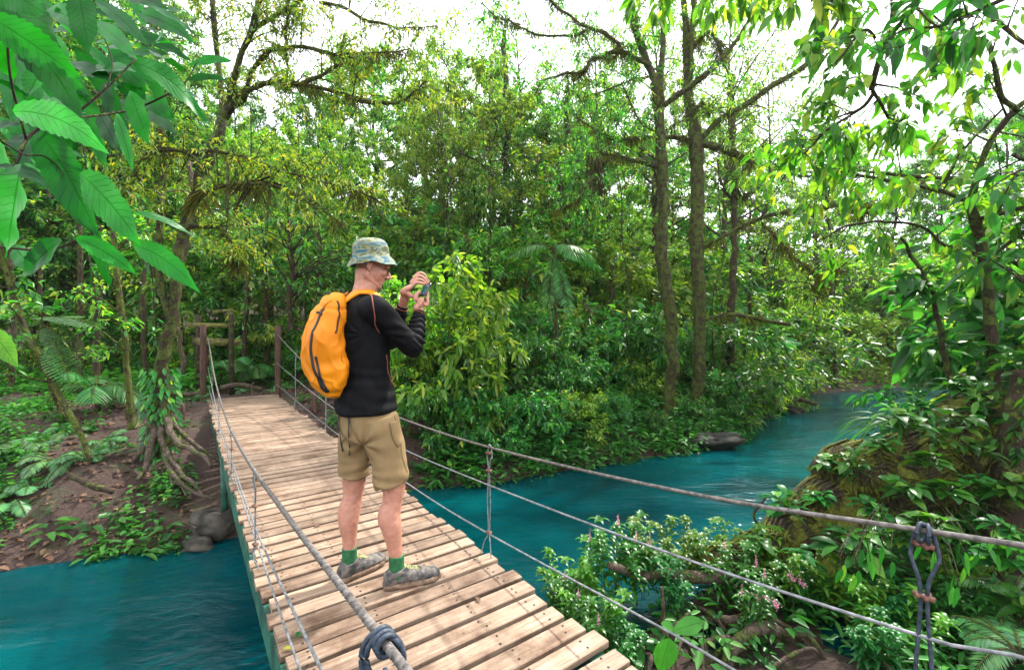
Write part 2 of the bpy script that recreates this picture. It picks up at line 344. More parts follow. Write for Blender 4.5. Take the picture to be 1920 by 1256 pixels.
tag(obj('water', mesh_np('water', np.stack([X.ravel(), Y.ravel(), X.ravel()*0+WZ], -1), np.stack([i+j, i+j+1, i+30+j+1, i+30+j], -1).reshape(-1, 4), m)),
    'milky turquoise blue river flowing under the footbridge', kind='structure')

# ------------------------------------------------------------------ footbridge
TH = math.atan2(.583, .813); BX = A(math.cos(TH), math.sin(TH), 0); BY = A(-math.sin(TH), math.cos(TH), 0); BO = A(.38, 0, 0); BW = 1.13
def Bp(x, s, z): return BO+BX*x+BY*s+A(0, 0, z)
S0, S1 = -1.6, 10.15
m, t, o = newmat('bridge_wood'); l = t.links
pb = N(t, 'ShaderNodeBsdfPrincipled', Roughness=.68); pb.inputs['Specular IOR Level'].default_value = .35
uv = N(t, 'ShaderNodeAttribute', attribute_name='luv'); rn = N(t, 'ShaderNodeAttribute', attribute_name='rnd')
mp = N(t, 'ShaderNodeMapping'); mp.inputs['Scale'].default_value = (1.3, 26, 26); l.new(uv.outputs['Vector'], mp.inputs['Vector'])
n1 = N(t, 'ShaderNodeTexNoise', Scale=2.2, Detail=7.0, Roughness=.72, Distortion=.4); l.new(mp.outputs[0], n1.inputs['Vector'])
n2 = N(t, 'ShaderNodeTexNoise', Scale=3.2, Detail=7.0, Roughness=.7); l.new(uv.outputs['Vector'], n2.inputs['Vector'])
n3 = N(t, 'ShaderNodeTexNoise', Scale=38.0, Detail=3.0); l.new(uv.outputs['Vector'], n3.inputs['Vector'])
c1 = ramp(t, n1.outputs['Fac'], [(.25, (.08, .048, .035)), (.45, (.205, .135, .092)), (.62, (.30, .215, .155)), (.8, (.385, .295, .22))])
hs = N(t, 'ShaderNodeHueSaturation'); mr = N(t, 'ShaderNodeMapRange'); mr.inputs['To Min'].default_value = .72; mr.inputs['To Max'].default_value = 1.12
l.new(rn.outputs['Fac'], mr.inputs['Value']); l.new(mr.outputs[0], hs.inputs['Value']); l.new(c1, hs.inputs['Color'])
mi = N(t, 'ShaderNodeMix', data_type='RGBA', blend_type='MULTIPLY'); l.new(hs.outputs[0], mi.inputs['A']); mi.inputs['B'].default_value = (.42, .33, .27, 1)
l.new(ramp(t, n2.outputs['Fac'], [(.45, (0, 0, 0)), (.66, (1, 1, 1))]), mi.inputs['Factor'])
mj = N(t, 'ShaderNodeMix', data_type='RGBA', blend_type='MULTIPLY'); l.new(mi.outputs['Result'], mj.inputs['A']); mj.inputs['B'].default_value = (.3, .22, .17, 1)
l.new(ramp(t, n3.outputs['Fac'], [(.68, (0, 0, 0)), (.74, (.8, .8, .8))]), mj.inputs['Factor'])
l.new(mj.outputs['Result'], pb.inputs['Base Color'])
b = N(t, 'ShaderNodeBump', Strength=.5, Distance=.004); l.new(n1.outputs['Fac'], b.inputs['Height']); l.new(b.outputs[0], pb.inputs['Normal'])
l.new(pb.outputs[0], o.inputs['Surface']); M['wood'] = m
M['beam'] = solid('beam_paint', (.012, .07, .045), .6, noise=.5, scale=8)
M['post'] = solid('post_wood', (.03, .013, .009), .8, col2=(.09, .042, .03), scale=12, bump=.5, stretch=(4, 4, .5))
M['cable'] = solid('steel_cable', (.05, .042, .04), .55, col2=(.16, .14, .13), scale=60, bump=.3, metal=.2)
M['wire'] = solid('thin_wire', (.08, .085, .095), .5, col2=(.22, .225, .24), scale=40, metal=.2)
M['clamp'] = solid('rusty_clamp', (.07, .024, .018), .6, col2=(.17, .08, .055), scale=30, metal=.3)
M['rope'] = solid('blue_rope', (.010, .016, .028), .6, col2=(.035, .05, .075), scale=60, bump=.4)
M['screw'] = solid('screw_head', (.035, .03, .028), .4, noise=.3, metal=.6)

bridge = empty('footbridge', 'wooden plank footbridge with steel cable handrails crossing the blue river', 'footbridge', tuple(Bp(BW/2, 5, 0)))
rng = np.random.RandomState(5)
deck = Geo(); screws = Geo(); s = S0
plank_s = []
while s < S1:
    wdt = rng.uniform(.086, .102); gap = rng.choice([.018, .025, .031, .037], p=[.2, .35, .3, .15]); th = .032
    x0 = rng.uniform(-.022, .02); x1 = BW+rng.uniform(-.025, .03); tw = rng.uniform(-.006, .006); dz = rng.uniform(-.004, .003); tilt = rng.uniform(-.02, .02); bow = rng.uniform(-.003, .003)
    c = .004; pr = [(-wdt/2, -c), (-wdt/2+c, 0), (wdt/2-c, 0), (wdt/2, -c), (wdt/2, -th+c), (wdt/2-c, -th), (-wdt/2+c, -th), (-wdt/2, -th+c)]
    K = 7; vs = []; us = []; off = rng.uniform(0, 60, 3)
    for k in range(K):
        f = k/(K-1); x = x0+(x1-x0)*f
        for q, (a, zz) in enumerate(pr):
            e = rng.uniform(-.0012, .0012)
            vs.append(Bp(x, s+wdt/2+a+tw*(f-.5)*2+bow*math.sin(math.pi*f)+e, dz+zz+tilt*a)); us.append((x+off[0], a+off[1], zz+off[2]))
    i = np.arange(K-1)[:, None]*8; j = np.arange(8)[None, :]; j2 = (j+1) % 8
    Q = np.stack([i+j, i+8+j, i+8+j2, i+j2], -1).reshape(-1, 4)
    e0 = [[0, 1, 2, 3], [0, 3, 4, 7], [7, 4, 5, 6]]; b8 = (K-1)*8
    Q = np.vstack([Q, e0, [[b8+v for v in q[::-1]] for q in e0]])
    deck.add(np.array(vs), Q, None, rng.rand(), np.array(us))
    if s < 6.5:
        for x in (.10, .40, .77, 1.04):
            for a in (-.022, .024):
                cc = Bp(x+rng.uniform(-.012, .012), s+wdt/2+a+rng.uniform(-.006, .006), dz+.0015); an = np.linspace(0, 2*math.pi, 8)[:-1]
                V = np.vstack([cc+A(0, 0, .001), cc+np.stack([np.cos(an)*.0058, np.sin(an)*.0058, an*0], -1)])
                screws.add(V, None, [[0, 1+q, 1+(q+1) % 7] for q in range(7)])
    plank_s.append(s); s += wdt+gap
deck.build('deck', M['wood'], bridge, smooth=False)
screws.build('screw_heads', M['screw'], bridge)['kind'] = 'stuff'
for x in (.03, BW/2, BW-.06):
    g = Geo(); box(g, Bp(x, (S0+S1)/2, -.115), BX*.035, BY*(S1-S0)/2, A(0, 0, .08)); g.build('side_beam' if x != BW/2 else 'centre_beam', M['beam'], bridge, smooth=False)
# support leg under left edge, standing on its rock
b0 = Bp(.02, 6.15, -.12); g = Geo(); tube(g, [b0, b0*A(1, 1, 0)+A(0.02, 0, -.85)], .035, 8); g.build('support_leg', M['beam'], bridge)
b0 = Bp(BW-.02, 7.3, -.12); g = Geo(); tube(g, [b0, b0*A(1, 1, 0)+A(0.02, 0, -.95)], .035, 8); g.build('support_leg', M['beam'], bridge)
# posts at the far end
def post(x, s, top, r, nm='post'):
    c = Bp(x, s, 0); g = Geo(); zs = np.linspace(-.5, top, 9)
    tube(g, [c+A(rng.uniform(-.006, .006), rng.uniform(-.006, .006), z) for z in zs], r*rng.uniform(.95, 1.05, 9), 10); return g.build(nm, M['post'], bridge)
post(-.07, 10.22, 1.38, .05); post(BW+.03, 10.25, 1.36, .054)
post(BW+.34, 9.6-1.1, .22, .05)
def twisted(g, pts, r):
    """laid cable: a core with three strands wound round it"""
    n = max(30, int(len(pts)))
    p = spline(pts, n*2) ; tube(g, p, r*.8, 6)
def cable(x, ctrl, r, nm, mat, lean=0):
    ctrl = sorted(ctrl); ss = np.linspace(ctrl[0][0], ctrl[-1][0], 120); c = spline(np.array(ctrl), 400); zz = np.interp(ss, c[:, 0], c[:, 1])
    g = Geo(); p = np.array([Bp(x, a, z) for a, z in zip(ss, zz)]); tube(g, p, r, 8)
    if r > .007:   # helical outer strand that shows the lay
        n = 2600; sf = np.linspace(ctrl[0][0], 4.5, n); zf = np.interp(sf, ss, zz); q = np.array([Bp(x, a, z) for a, z in zip(sf, zf)])
        tt = nrm(np.gradient(q, axis=0)); aa = nrm(np.cross(tt, A(0, 0, 1))); bb = np.cross(aa, tt)
        for ph in (0, 2.09, 4.19):
            an = (sf*2*math.pi/.055+ph)[:, None]; tube(g, q+aa*np.cos(an)*r*.62+bb*np.sin(an)*r*.62, r*.52, 5)
    g.build(nm, mat, bridge); return lambda a: np.interp(a, ss, zz)
LR = [(-1.6, 1.1), (.0, .83), (.97, .735), (2.16, .61), (3.6, .49), (5.2, .44), (6.6, .52), (7.9, .68), (10.15, 1.15)]
RR = [(-1.6, 1.2), (.37, .868), (1.2, .74), (2.46, .626), (3.6, .58), (5.0, .57), (6.8, .68), (8.7, .95), (10.2, 1.2)]
RM = [(-1.6, .85), (.37, .63), (.54, .584), (1.58, .47), (3.6, .337), (5.2, .33), (7, .4), (10.2, .62)]
RL = [(-1.6, .32), (1.0, .225), (1.25, .214), (2.55, .116), (3.64, .08), (6, .08), (10.2, .2)]
LM = [(-1.6, .7), (1.57, .363), (3.1, .22), (5, .2), (7, .27), (10.15, .6)]
LL = [(-1.6, .3), (1.93, .142), (3.1, .12), (5, .09), (7, .12), (10.15, .25)]
fLR = cable(-.0, LR, .0088, 'handrail_cable', M['cable']); fRR = cable(BW, RR, .0068, 'handrail_cable', M['cable'])
fRM = cable(BW, RM, .0046, 'lower_cable', M['wire']); fRL = cable(BW-.005, RL, .0045, 'lower_cable', M['wire'])
fLM = cable(.0, LM, .005, 'lower_cable', M['wire']); fLL = cable(.01, LL, .0045, 'lower_cable', M['wire'])
def loop(g, c, rx, rz, ax, r, n=26, tw=0):
    an = np.linspace(0, 2*math.pi, n); ax = nrm(ax); tube(g, c+ax*np.cos(an)[:, None]*rx+A(0, 0, 1)*np.sin(an)[:, None]*rz+np.cross(ax, A(0, 0, 1))*(np.sin(an*2)[:, None]*tw), r, 6, cap=False)
def hanger(x, s, fr, fm, fl, big=False):
    zr, zm, zl = float(fr(s)), float(fm(s)), float(fl(s)); r = .0035 if not big else .0045
    hg = Geo(); k = .045 if not big else .04
    top = zr-.04; mid1 = zr-(zr-zm)*.62; e = BX*.006*(1 if x > .5 else -1)
    for sg in (-1, 1):
        # strand: over the rail, pinched by the clamps, splayed at the deck
        pts = [Bp(x, s, zr+.016), Bp(x, s+sg*.014, zr+.002)+e, Bp(x, s+sg*.026, zr-.06)+e, Bp(x, s+sg*.022, mid1+.08), Bp(x, s+sg*.006, mid1), Bp(x, s+sg*.016, (mid1+zl)/2), Bp(x, s+sg*.007, zl+.008),
               Bp(x-.01, s+sg*.03, zl-.05 if zl > .12 else .06), Bp(x-.02*(1 if x > .5 else -1), s+sg*.055, -.01)]
        tube(hg, spline(pts, 60), r, 6)
    h = hg.build('hanger', M['rope'] if big else M['wire'], bridge)
    for z in (zr-.035, mid1, zl+.004):
        c = Geo(); tube(c, [Bp(x, s-.02, z), Bp(x, s+.02, z)], .0068, 8); tube(c, [Bp(x-.013, s-.007, z-.003), Bp(x+.016, s-.007, z+.004)], .005, 6); tube(c, [Bp(x-.016, s+.009, z+.002), Bp(x+.013, s+.009, z-.003)], .005, 6)
        c.build('clamp', M['clamp'], h)
    if big:
        c = Geo()
        for a, tl in ((-.008, .3), (.005, -.2)): loop(c, Bp(x, s+a, zr-.006), .017, .022, nrm(BX+BY*tl), .0046)
        c.build('rope_knot', M['rope'], h)
for s_ in (.53, 2.46, 4.4, 6.3, 8.3): hanger(BW, s_, fRR, fRM, fRL, s_ < 1)
for s_ in (3.1, 4.75, 6.6, 8.4): hanger(0.0, s_, fLR, fLM, fLL)
g = Geo(); z = float(fLR(1.07)); c0 = Bp(0, 1.07, z)
for a, rr in ((0, .045), (.014, .052)): loop(g, c0+BY*a+A(0, 0, -rr+.014), rr*.8, rr, BX*.8-BY*.6, .0058, 40)
for a in (-.01, .004, .018): loop(g, c0+BY*a, .019, .019, BX, .0055)
for sg in (-1, 1): tube(g, spline([c0+A(0, 0, -.05), Bp(.005, 1.07+sg*.03, .4), Bp(0, 1.07+sg*.01, .2), Bp(.0, 1.07+sg*.05, -.02)], 30), .005, 6)
g.build('hanger', M['rope'], bridge)
# ------------------------------------------------------------------ plant generators
def sticks(g, a, b, ra, rb, k=3, bow=0):
    a = np.asarray(a, float); b = np.asarray(b, float); n = len(a); t = nrm(b-a); ref = np.where(abs(t[:, 2:3]) > .9, A(1, 0, 0), A(0, 0, 1))
    u = nrm(np.cross(t, ref)); v = np.cross(u, t); an = np.linspace(0, 2*math.pi, k, endpoint=False)
    ra = np.broadcast_to(ra, (n,))[:, None, None]; rb = np.broadcast_to(rb, (n,))[:, None, None]
    ring = u[:, None, :]*np.cos(an)[None, :, None]+v[:, None, :]*np.sin(an)[None, :, None]
    V = np.concatenate([a[:, None]+ring*ra, b[:, None]+ring*rb], 1).reshape(-1, 3)
    j = np.arange(k); j2 = (j+1) % k; q = np.stack([j, j2, k+j2, k+j], -1)
    g.add(V, (np.arange(n)[:, None, None]*2*k+q[None]).reshape(-1, 4), None, .5)
def twig_leaves(g, rs, a, b, per, ln, wd, spread=.05, droop=.35, out=.8, down=.25, K=0, peak=.42, tip=True, rndf=None, fold=.25):
    """leaves all along the twigs a->b"""
    n = len(a); t = rs.uniform(.1, 1.05, (n, per)); t[:, 0] = 1
    ax = nrm(b-a)[:, None, :]; p = a[:, None]+(b-a)[:, None]*t[..., None]
    rd = nrm(rs.normal(size=(n, per, 3))); rd = nrm(rd-ax*(rd*ax).sum(-1, keepdims=True)*.9)
    d = nrm(ax*.55+rd*out+A(0, 0, -down)); up = nrm(A(0, 0, 1)+rs.normal(size=(n, per, 3))*.45)
    p = p+rs.normal(size=p.shape)*spread
    s = rs.uniform(.65, 1.2, n*per); r = rs.rand(n*per)
    if rndf is not None: r = rndf(p.reshape(-1, 3), r)
    leaves(g, p.reshape(-1, 3), d.reshape(-1, 3), up.reshape(-1, 3), ln*s, wd*s, fold, droop, r, K=K, peak=peak)
def grow(seed, H, R, r0, limbs=20, subs=6, twigs=4, per=30, ln=.09, wd=.045, cs=.3, shape='round', lean=.03, up=.5, twl=.35, droop=.35, down=.25, wob=.06, extra=None):
    rs = np.random.RandomState(seed); tg = Geo(); cg = Geo()
    k = 9; z = np.linspace(0, H*.97, k); tx = np.cumsum(rs.normal(0, wob, k))*H/10+lean*z; ty = np.cumsum(rs.normal(0, wob, k))*H/10; tx[0] = ty[0] = 0; z[0] = -.25
    tp = spline(np.stack([tx, ty, z], -1), 28); rad = r0*np.linspace(1, .13, 28); rad[0] *= 1.7; rad[1] *= 1.3; tube(tg, tp, rad, 8)
    TA, TB = [], []; SA, SB, SR = [], [], []
    for q in range(limbs):
        t = cs+(1-cs)*((q+rs.rand()*.8)/limbs); c = tp[min(27, int(t*27))]; az = q*2.4+rs.uniform(-.5, .5); f = (t-cs)/(1-cs)
        prof = {'round': math.sin(math.pi*(.18+.78*f))**.7, 'top': .35+.75*f, 'cone': 1.05-f*.85, 'col': .75}[shape]
        Ln = R*prof*rs.uniform(.7, 1.15); el = up*(.4+.9*f)+rs.uniform(-.2, .2)
        d = A(math.cos(az)*math.cos(el), math.sin(az)*math.cos(el), math.sin(el)); side = A(-math.sin(az), math.cos(az), 0)
        e = c+d*Ln; pts = [c, c+d*Ln*.33+side*rs.normal(0, .06)*Ln, c+d*Ln*.66+side*rs.normal(0, .1)*Ln+A(0, 0, .05*Ln), e+A(0, 0, rs.uniform(-.15, .12)*Ln)]
        lp = spline(pts, 10); lr = max(.006, r0*.42*(1-.6*f)); tube(tg, lp, lr*np.linspace(1, .2, 10), 5, cap=False)
        for h in range(subs):
            tt = .25+.75*(h+rs.rand())/subs; b = lp[min(9, int(tt*9.99))]; sgn = 1 if h % 2 else -1
            dd = nrm(d*.6+side*sgn*rs.uniform(.4, 1)+A(0, 0, rs.uniform(-.35, .6))); sl = Ln*rs.uniform(.25, .45)*(1.2-.4*tt)+.12
            ee = b+dd*sl; SA.append(b); SB.append(ee); SR.append(lr*.35)
            for w_ in range(twigs):
                tq = rs.uniform(.3, 1); bb = b+(ee-b)*tq; td = nrm(dd+rs.normal(size=3)*.75); TA.append(bb); TB.append(bb+td*twl*rs.uniform(.5, 1.2))
    SA, SB, SR = np.array(SA), np.array(SB), np.array(SR); sticks(tg, SA, SB, SR, SR*.4, 3)
    TA, TB = np.array(TA), np.array(TB); sticks(tg, TA, TB, .004*H/8+.0015, .002, 3)
    twig_leaves(cg, rs, TA, TB, per, ln, wd, spread=twl*.13, droop=droop, down=down)
    return tg, cg
class Proto:
    def __init__(s, name, tg, cg, tm, cm, tn='trunk', cn='crown'):
        V = np.concatenate
        s.tm = mesh_np(tn, V(tg.V), V(tg.Q) if tg.Q else None, tm, V(tg.R), V(tg.U), True, V(tg.T) if tg.T else None)
        s.cm = mesh_np(cn, V(cg.V), V(cg.Q), cm, V(cg.R), V(cg.U), True, V(cg.T) if cg.T else None); s.name, s.tn, s.cn = name, tn, cn
        s.more = []; s.H = float(max(v[:, 2].max() for v in cg.V))
    def place(s, loc, rz, sc_, label, cat, group=None, rx=0, sz=None):
        e = empty(s.name, label, cat, loc, group); e.rotation_euler = (rx, 0, rz); e.scale = (sc_, sc_, sz or sc_)
        obj(s.tn, s.tm, e); obj(s.cn, s.cm, e)
        for n_, m_ in s.more: obj(n_, m_, e)
        return e
def with_crown_mat(p, cm, name=None):
    q = Proto.__new__(Proto); q.__dict__.update(p.__dict__); q.cm = p.cm.copy(); q.cm.materials.clear(); q.cm.materials.append(cm)
    if name: q.name = name
    return q
# tall forest trees
T1 = Proto('forest_tree', *grow(1, 10, 2.9, .16, 24, 7, 5, 30, .13, .060, .22, 'round'), M['bark_dark'], G['forest'])
T2 = Proto('forest_tree', *grow(2, 10, 2.3, .13, 26, 6, 5, 30, .115, .055, .12, 'col', up=.7), M['bark_dark'], G['forest'])
T3 = Proto('forest_tree', *grow(3, 10, 3.4, .17, 18, 7, 5, 28, .13, .055, .4, 'top', up=.75), M['bark'], G['light'])
T4 = Proto('forest_tree', *grow(4, 10, 2.6, .12, 22, 6, 4, 24, .15, .065, .25, 'round', up=.3), M['bark'], G['light'])
T5 = Proto('forest_tree', *grow(5, 10, 2.9, .11, 20, 6, 4, 9, .11, .05, .3, 'round', up=.7, twl=.5), M['bark_dark'], G['light'])
TY = with_crown_mat(T3, G['yellow'], 'yellow_leaved_tree')
# slender saplings and shrubs
S1_ = Proto('sapling', *grow(11, 3.2, 1.0, .022, 16, 4, 3, 15, .12, .05, .15, 'round', twl=.22), M['bark_dark'], G['forest'])
S2_ = Proto('sapling', *grow(12, 3.6, 1.1, .025, 14, 4, 3, 13, .15, .062, .3, 'top', twl=.25), M['bark_dark'], G['bank'])
B1 = Proto('shrub', *grow(21, 1.3, .95, .016, 15, 4, 4, 10, .11, .042, .05, 'round', twl=.2, up=.6, down=.1), M['bark_dark'], G['bank'], 'stem', 'foliage')
B2 = Proto('shrub', *grow(22, 1.2, .9, .016, 13, 4, 3, 9, .16, .066, .05, 'round', twl=.2, up=.6, down=.1), M['bark_dark'], G['bank'], 'stem', 'foliage')
B3 = with_crown_mat(B1, G['light']); B4 = with_crown_mat(B2, G['light'])

LAND = [(-3.8, 'left edge'), ]
NAMES = []
def where_px(px):
    for lim, nm in ((330, 'at the far left'), (560, 'behind the bridge posts'), (760, 'behind the hiker'), (1000, 'left of the palm'), (1190, 'behind the palm'),
                    (1330, 'behind the twin trunks'), (1500, 'right of the twin trunks'), (1700, 'over the river bend')):
        if px < lim: return nm
    return 'beyond the crooked sapling'
ORD = ['first', 'second', 'third', 'fourth', 'fifth', 'sixth', 'seventh', 'eighth', 'ninth', 'tenth', 'eleventh', 'twelfth', 'thirteenth', 'fourteenth', 'fifteenth', 'sixteenth', 'seventeenth', 'eighteenth', 'nineteenth', 'twentieth',
       'twenty-first', 'twenty-second', 'twenty-third', 'twenty-fourth', 'twenty-fifth', 'twenty-sixth', 'twenty-seventh', 'twenty-eighth', 'twenty-ninth', 'thirtieth', 'thirty-first', 'thirty-second', 'thirty-third', 'thirty-fourth']
rb = random.Random(4)
def row(protos, d, pxs, tops, kind, cat, group, rowname, jit=25, sw=1.0, dj=.08):
    """one row of trees at about depth d, heights chosen so that their tops reach the given picture rows"""
    for k, px in enumerate(pxs):
        pr = protos[rb.randrange(len(protos))]; dd = d*(1+rb.uniform(-dj, dj)); pxx = px+rb.uniform(-jit, jit); x = (pxx-CX)/FPX*dd
        top = np.interp(px, [q[0] for q in tops], [q[1] for q in tops])+rb.uniform(-30, 30); g0 = gz(x, dd)
        if g0 < WZ+.05: continue
        h = CAMH+(HY-top)/FPX*dd-g0; s_ = h/pr.H; sxy = s_*sw*rb.uniform(.85, 1.2)
        e = pr.place((x, dd, g0), rb.uniform(0, 6.28), sxy, f'{kind} {where_px(pxx)}, {ORD[k]} in the {rowname}', cat, group, sz=s_)
TOPS = [(-200,-60),(300,-40),(420,120),(520,170),(600,120),(760,60),(860,110),(1000,120),(1100,150),(1200,150),(1320,170),(1420,210),(1500,250),(1600,290),(1700,330),(1800,260),(1920,200),(2200,150)]
lin = lambda a, b, n: list(np.linspace(a, b, n))
low = lambda dy: [(x, y+dy) for x, y in TOPS]
row([T1, T2], 26, lin(-100, 2050, 17), low(-20), 'tall distant dark green tree', 'tree', 'tall trees of the farthest row', 'farthest row')
row([T1, T2, T3, T4], 19, lin(-60, 1980, 15), low(60), 'tall small-leaved tree', 'tree', 'tall trees of the middle row', 'middle row')
row([T1, T2, T4, T3, T4], 14.0, [-40, 90, 210, 330, 470, 560, 650, 740, 830, 930, 1080, 1190], [(-40, -60), (300, 30), (420, 230), (560, 190), (740, 240), (800, 100), (950, 130), (1080, 240), (1190, 330)], 'leafy green forest tree', 'tree', 'trees of the nearer forest row', 'nearer row', sw=.9)
row([T5], 15.5, [880, 985, 1100, 1215, 1330, 1425, 1560], [(880, 40), (985, -20), (1300, -40), (1400, 60), (1560, 120)], 'sparse airy forest tree', 'tree', 'sparse trees showing sky through them', 'sparse row', jit=15, sw=.85)
SL_1 = with_crown_mat(S1_, G['light'])
row([T1, T2, T3], 10.5, [-760, -600, -450, -300, -180], [(-800, -60), (0, -60)], 'tall leafy tree', 'tree', None, 'row outside the left edge')
row([S1_, S2_, SL_1], 12.2, [-30, 70, 150, 250, 330, 420, 490, 540, 620, 700, 780, 860, 930, 1000, 1080, 1150, 1220, 1300, 1370], [(-30, 330), (500, 430), (700, 380), (1000, 420), (1400, 470)], 'bushy green sapling', 'sapling', 'saplings at the forest edge', 'sapling row', sw=1.25)
row([B3, B1, B4], 17.5, lin(1420, 2050, 8), [(1420, 560), (2000, 600)], 'sunlit yellow green shrub', 'shrub', 'shrubs on the far bank', 'far bank row', jit=12, sw=1.25)
row([B3, B4, B3], 22, lin(1380, 2050, 10), [(1380, 470), (2000, 500)], 'tall sunlit shrub', 'shrub', 'tall shrubs beyond the far bank', 'row beyond the far bank', jit=12, sw=1.1)
row([B1, B2, B3], 14.5, [1330, 1400, 1455], [(1330, 560), (1460, 600)], 'bright green riverside shrub', 'shrub', 'shrubs at the river bend', 'river bend row', jit=8, sw=1.2)
row([B1, B2, SL_1, S1_], 10.6, [40, 120, 200, 350, 460, 600, 680, 760, 820, 880, 940, 1000, 1070, 1140, 1200, 1290, 1360], [(40, 560), (350, 600), (500, 620), (650, 590), (800, 510), (1000, 560), (1360, 600)], 'glossy green shrub', 'shrub', 'shrubs along the forest path', 'path-side row', jit=10)
S3_ = Proto('sapling', *grow(13, 3.0, .9, .02, 14, 4, 3, 7, .20, .085, .2, 'round', twl=.22, wob=.1), M['bark_dark'], G['light'])
row([S3_], 7.6, [775, 835, 900], [(770, 520), (835, 500), (900, 520)], 'bright broad-leaved bush', 'bush', None, 'line beside the hiker', jit=6, sw=.9, dj=.03)
# shrubs right on the bank, right of the bridge
k = 0
for (px, py, d, sc_, kd) in ((800,880,6.95,.62,0),(860,840,7.3,.75,1),(930,870,7.2,.6,0),(1010,860,7.5,.65,1),(1085,850,7.8,.6,0),(840,740,8.2,.95,0),(920,730,8.6,1.0,1),(1000,745,8.7,.95,0),(1080,770,8.7,.8,1),
        (790,660,8.8,1.25,1),(870,640,9.4,1.3,0),(960,650,9.8,1.2,1),(1050,690,9.8,1.0,0),(1130,720,9.9,.8,0),(1190,760,9.6,.6,1),(1345,800,9.7,.7,0),(1300,825,9.0,.42,1),(1410,735,11.2,1.0,2),(1470,730,12.6,1.0,2),(770,800,8.0,.8,1),(1150,840,8.3,.45,0),(1230,850,8.5,.32,1),(730,700,9.3,1.1,0),(1385,790,10.3,.62,0)):
    x = (px-CX)/FPX*d; z = gz(x, d); ORDN = ORD[k % len(ORD)]
    [B1, B2, B3][2 if (k % 5 == 4) else kd].place((x, d, z), k*1.7, sc_, f'{["small-leaved", "glossy", "lime"][kd]} bank shrub {where_px(px)}, {"low at the water" if sc_<.7 else "upslope"}, {ORDN} from the bridge', 'shrub', 'shrubs on the right-hand river bank'); k += 1
# far-off wood as one mass on the rising ground
rs = np.random.RandomState(77); g = Geo(); n = 52000
az = rs.uniform(-1.15, 1.15, n); dd = rs.uniform(36, 48, n); x = np.tan(az)*dd; hh = 9+2.2*noise3(np.stack([x*.12, dd*.1, 0*x], -1), 9)-np.where((x/dd > .5), 3.0, 0)+(x/dd < -.4)*6
z = hh*rs.rand(n)**.7+ground(x, dd)*.6; leaves(g, np.stack([x, dd, z], -1), rs.normal(size=(n, 3)), A(0, -.3, 1)+rs.normal(size=(n, 3))*.5, .85, .45, .2, .2, rs.rand(n))
tag(g.build('distant_forest', G['forest']), 'far-off dark green forest closing the view behind all the trees', 'forest', kind='stuff')
# ------------------------------------------------------------------ individual trees traced as real limbs at their own distances
def wl(pts, d0=None):
    """[(px, py, d, r_px)] -> world points (n,3), radii"""
    p = np.array([P(a[0], a[1], a[2]) for a in pts]); r = np.array([a[3]/FPX*a[2] for a in pts]); return p, r
def limb(tg, pts, k=8, n=None, wob=.0, seed=0):
    p, r = wl(pts); r = r*(.84 if 0 < seed < 50 else .66 if seed == 66 else 1); n = n or max(10, len(pts)*7); q = spline(np.column_stack([p, r]), n)
    rs = np.random.RandomState(seed+int(abs(pts[0][0]))); q[:, :3] += noise3(q[:, :3]*4, seed)[:, None]*rs.normal(size=3)*wob
    q[:, 3] = np.maximum(q[:, 3]*(1+.12*noise3(q[:, :3]*9, seed+5)), .0015); tube(tg, q[:, :3], q[:, 3], k); return q
def branchlets(tg, cg, rs, q, n, L_, subs, per, ln, wd, droop=.35, up=.2, t0=.15, K=0, out=.8, down=.25, peak=.42, rr=.25, twl=.5, spread=.02):
    TA, TB, SA, SB, SR = [], [], [], [], []
    for k in range(n):
        t = t0+(1-t0)*rs.rand()**.8; i = min(len(q)-2, int(t*(len(q)-1))); c = q[i, :3]; ax = nrm(q[i+1, :3]-c)
        d = rs.normal(size=3); d = nrm(nrm(d-ax*(d@ax))*.9+ax*rs.uniform(0, .8)+A(0, 0, up)); l_ = L_*rs.uniform(.5, 1.2); e = c+d*l_; mid = c+d*l_*.5+A(0, 0, .06*l_)
        SA += [c, mid]; SB += [mid, e]; r_ = min(q[i, 3]*.5, .02*l_+.002); SR += [r_, r_*.7]
        for s_ in range(subs):
            b = c+(e-c)*rs.uniform(.35, 1); td = nrm(d+rs.normal(size=3)*.8); TA.append(b); TB.append(b+td*l_*twl*rs.uniform(.5, 1.1))
    if not TA: return
    SR = np.array(SR); sticks(tg, SA, SB, SR, SR*.6, 4); TA, TB = np.array(TA), np.array(TB); sticks(tg, TA, TB, .0025, .0012, 3)
    twig_leaves(cg, rs, TA, TB, per, ln, wd, spread=spread, droop=droop, K=K, out=out, down=down, peak=peak)
def moss_on(mg, rs, q, per_m, l0=.05, w=.008, under=.7):
    """strands of moss hanging from and wrapping a limb"""
    p, r = q[:, :3], q[:, 3]; seg = np.linalg.norm(np.diff(p, axis=0), axis=1); Lt = seg.sum(); n = int(per_m*Lt)
    if n < 1: return
    i = rs.choice(len(seg), n, p=seg/Lt); f = rs.rand(n)[:, None]; c = p[i]*(1-f)+p[i+1]*f; ax = nrm(p[i+1]-p[i]); d = rs.normal(size=(n, 3)); d = nrm(d-ax*(d*ax).sum(1, keepdims=True)); d[:, 2] -= under*rs.rand(n); d = nrm(d)
    clump = np.clip(.55+.9*noise3(c*3.3, 2), .12, 1.7)
    leaves(mg, c+d*r[i][:, None]*.9, nrm(d*.7+A(0, 0, -.6)+rs.normal(size=(n, 3))*.35), rs.normal(size=(n, 3)), l0*clump*rs.uniform(.4, 1.6, n), w*rs.uniform(.6, 1.5, n), .1, .5, np.clip(rs.rand(n)*.8+.15*noise3(c*5, 7), 0, 1))
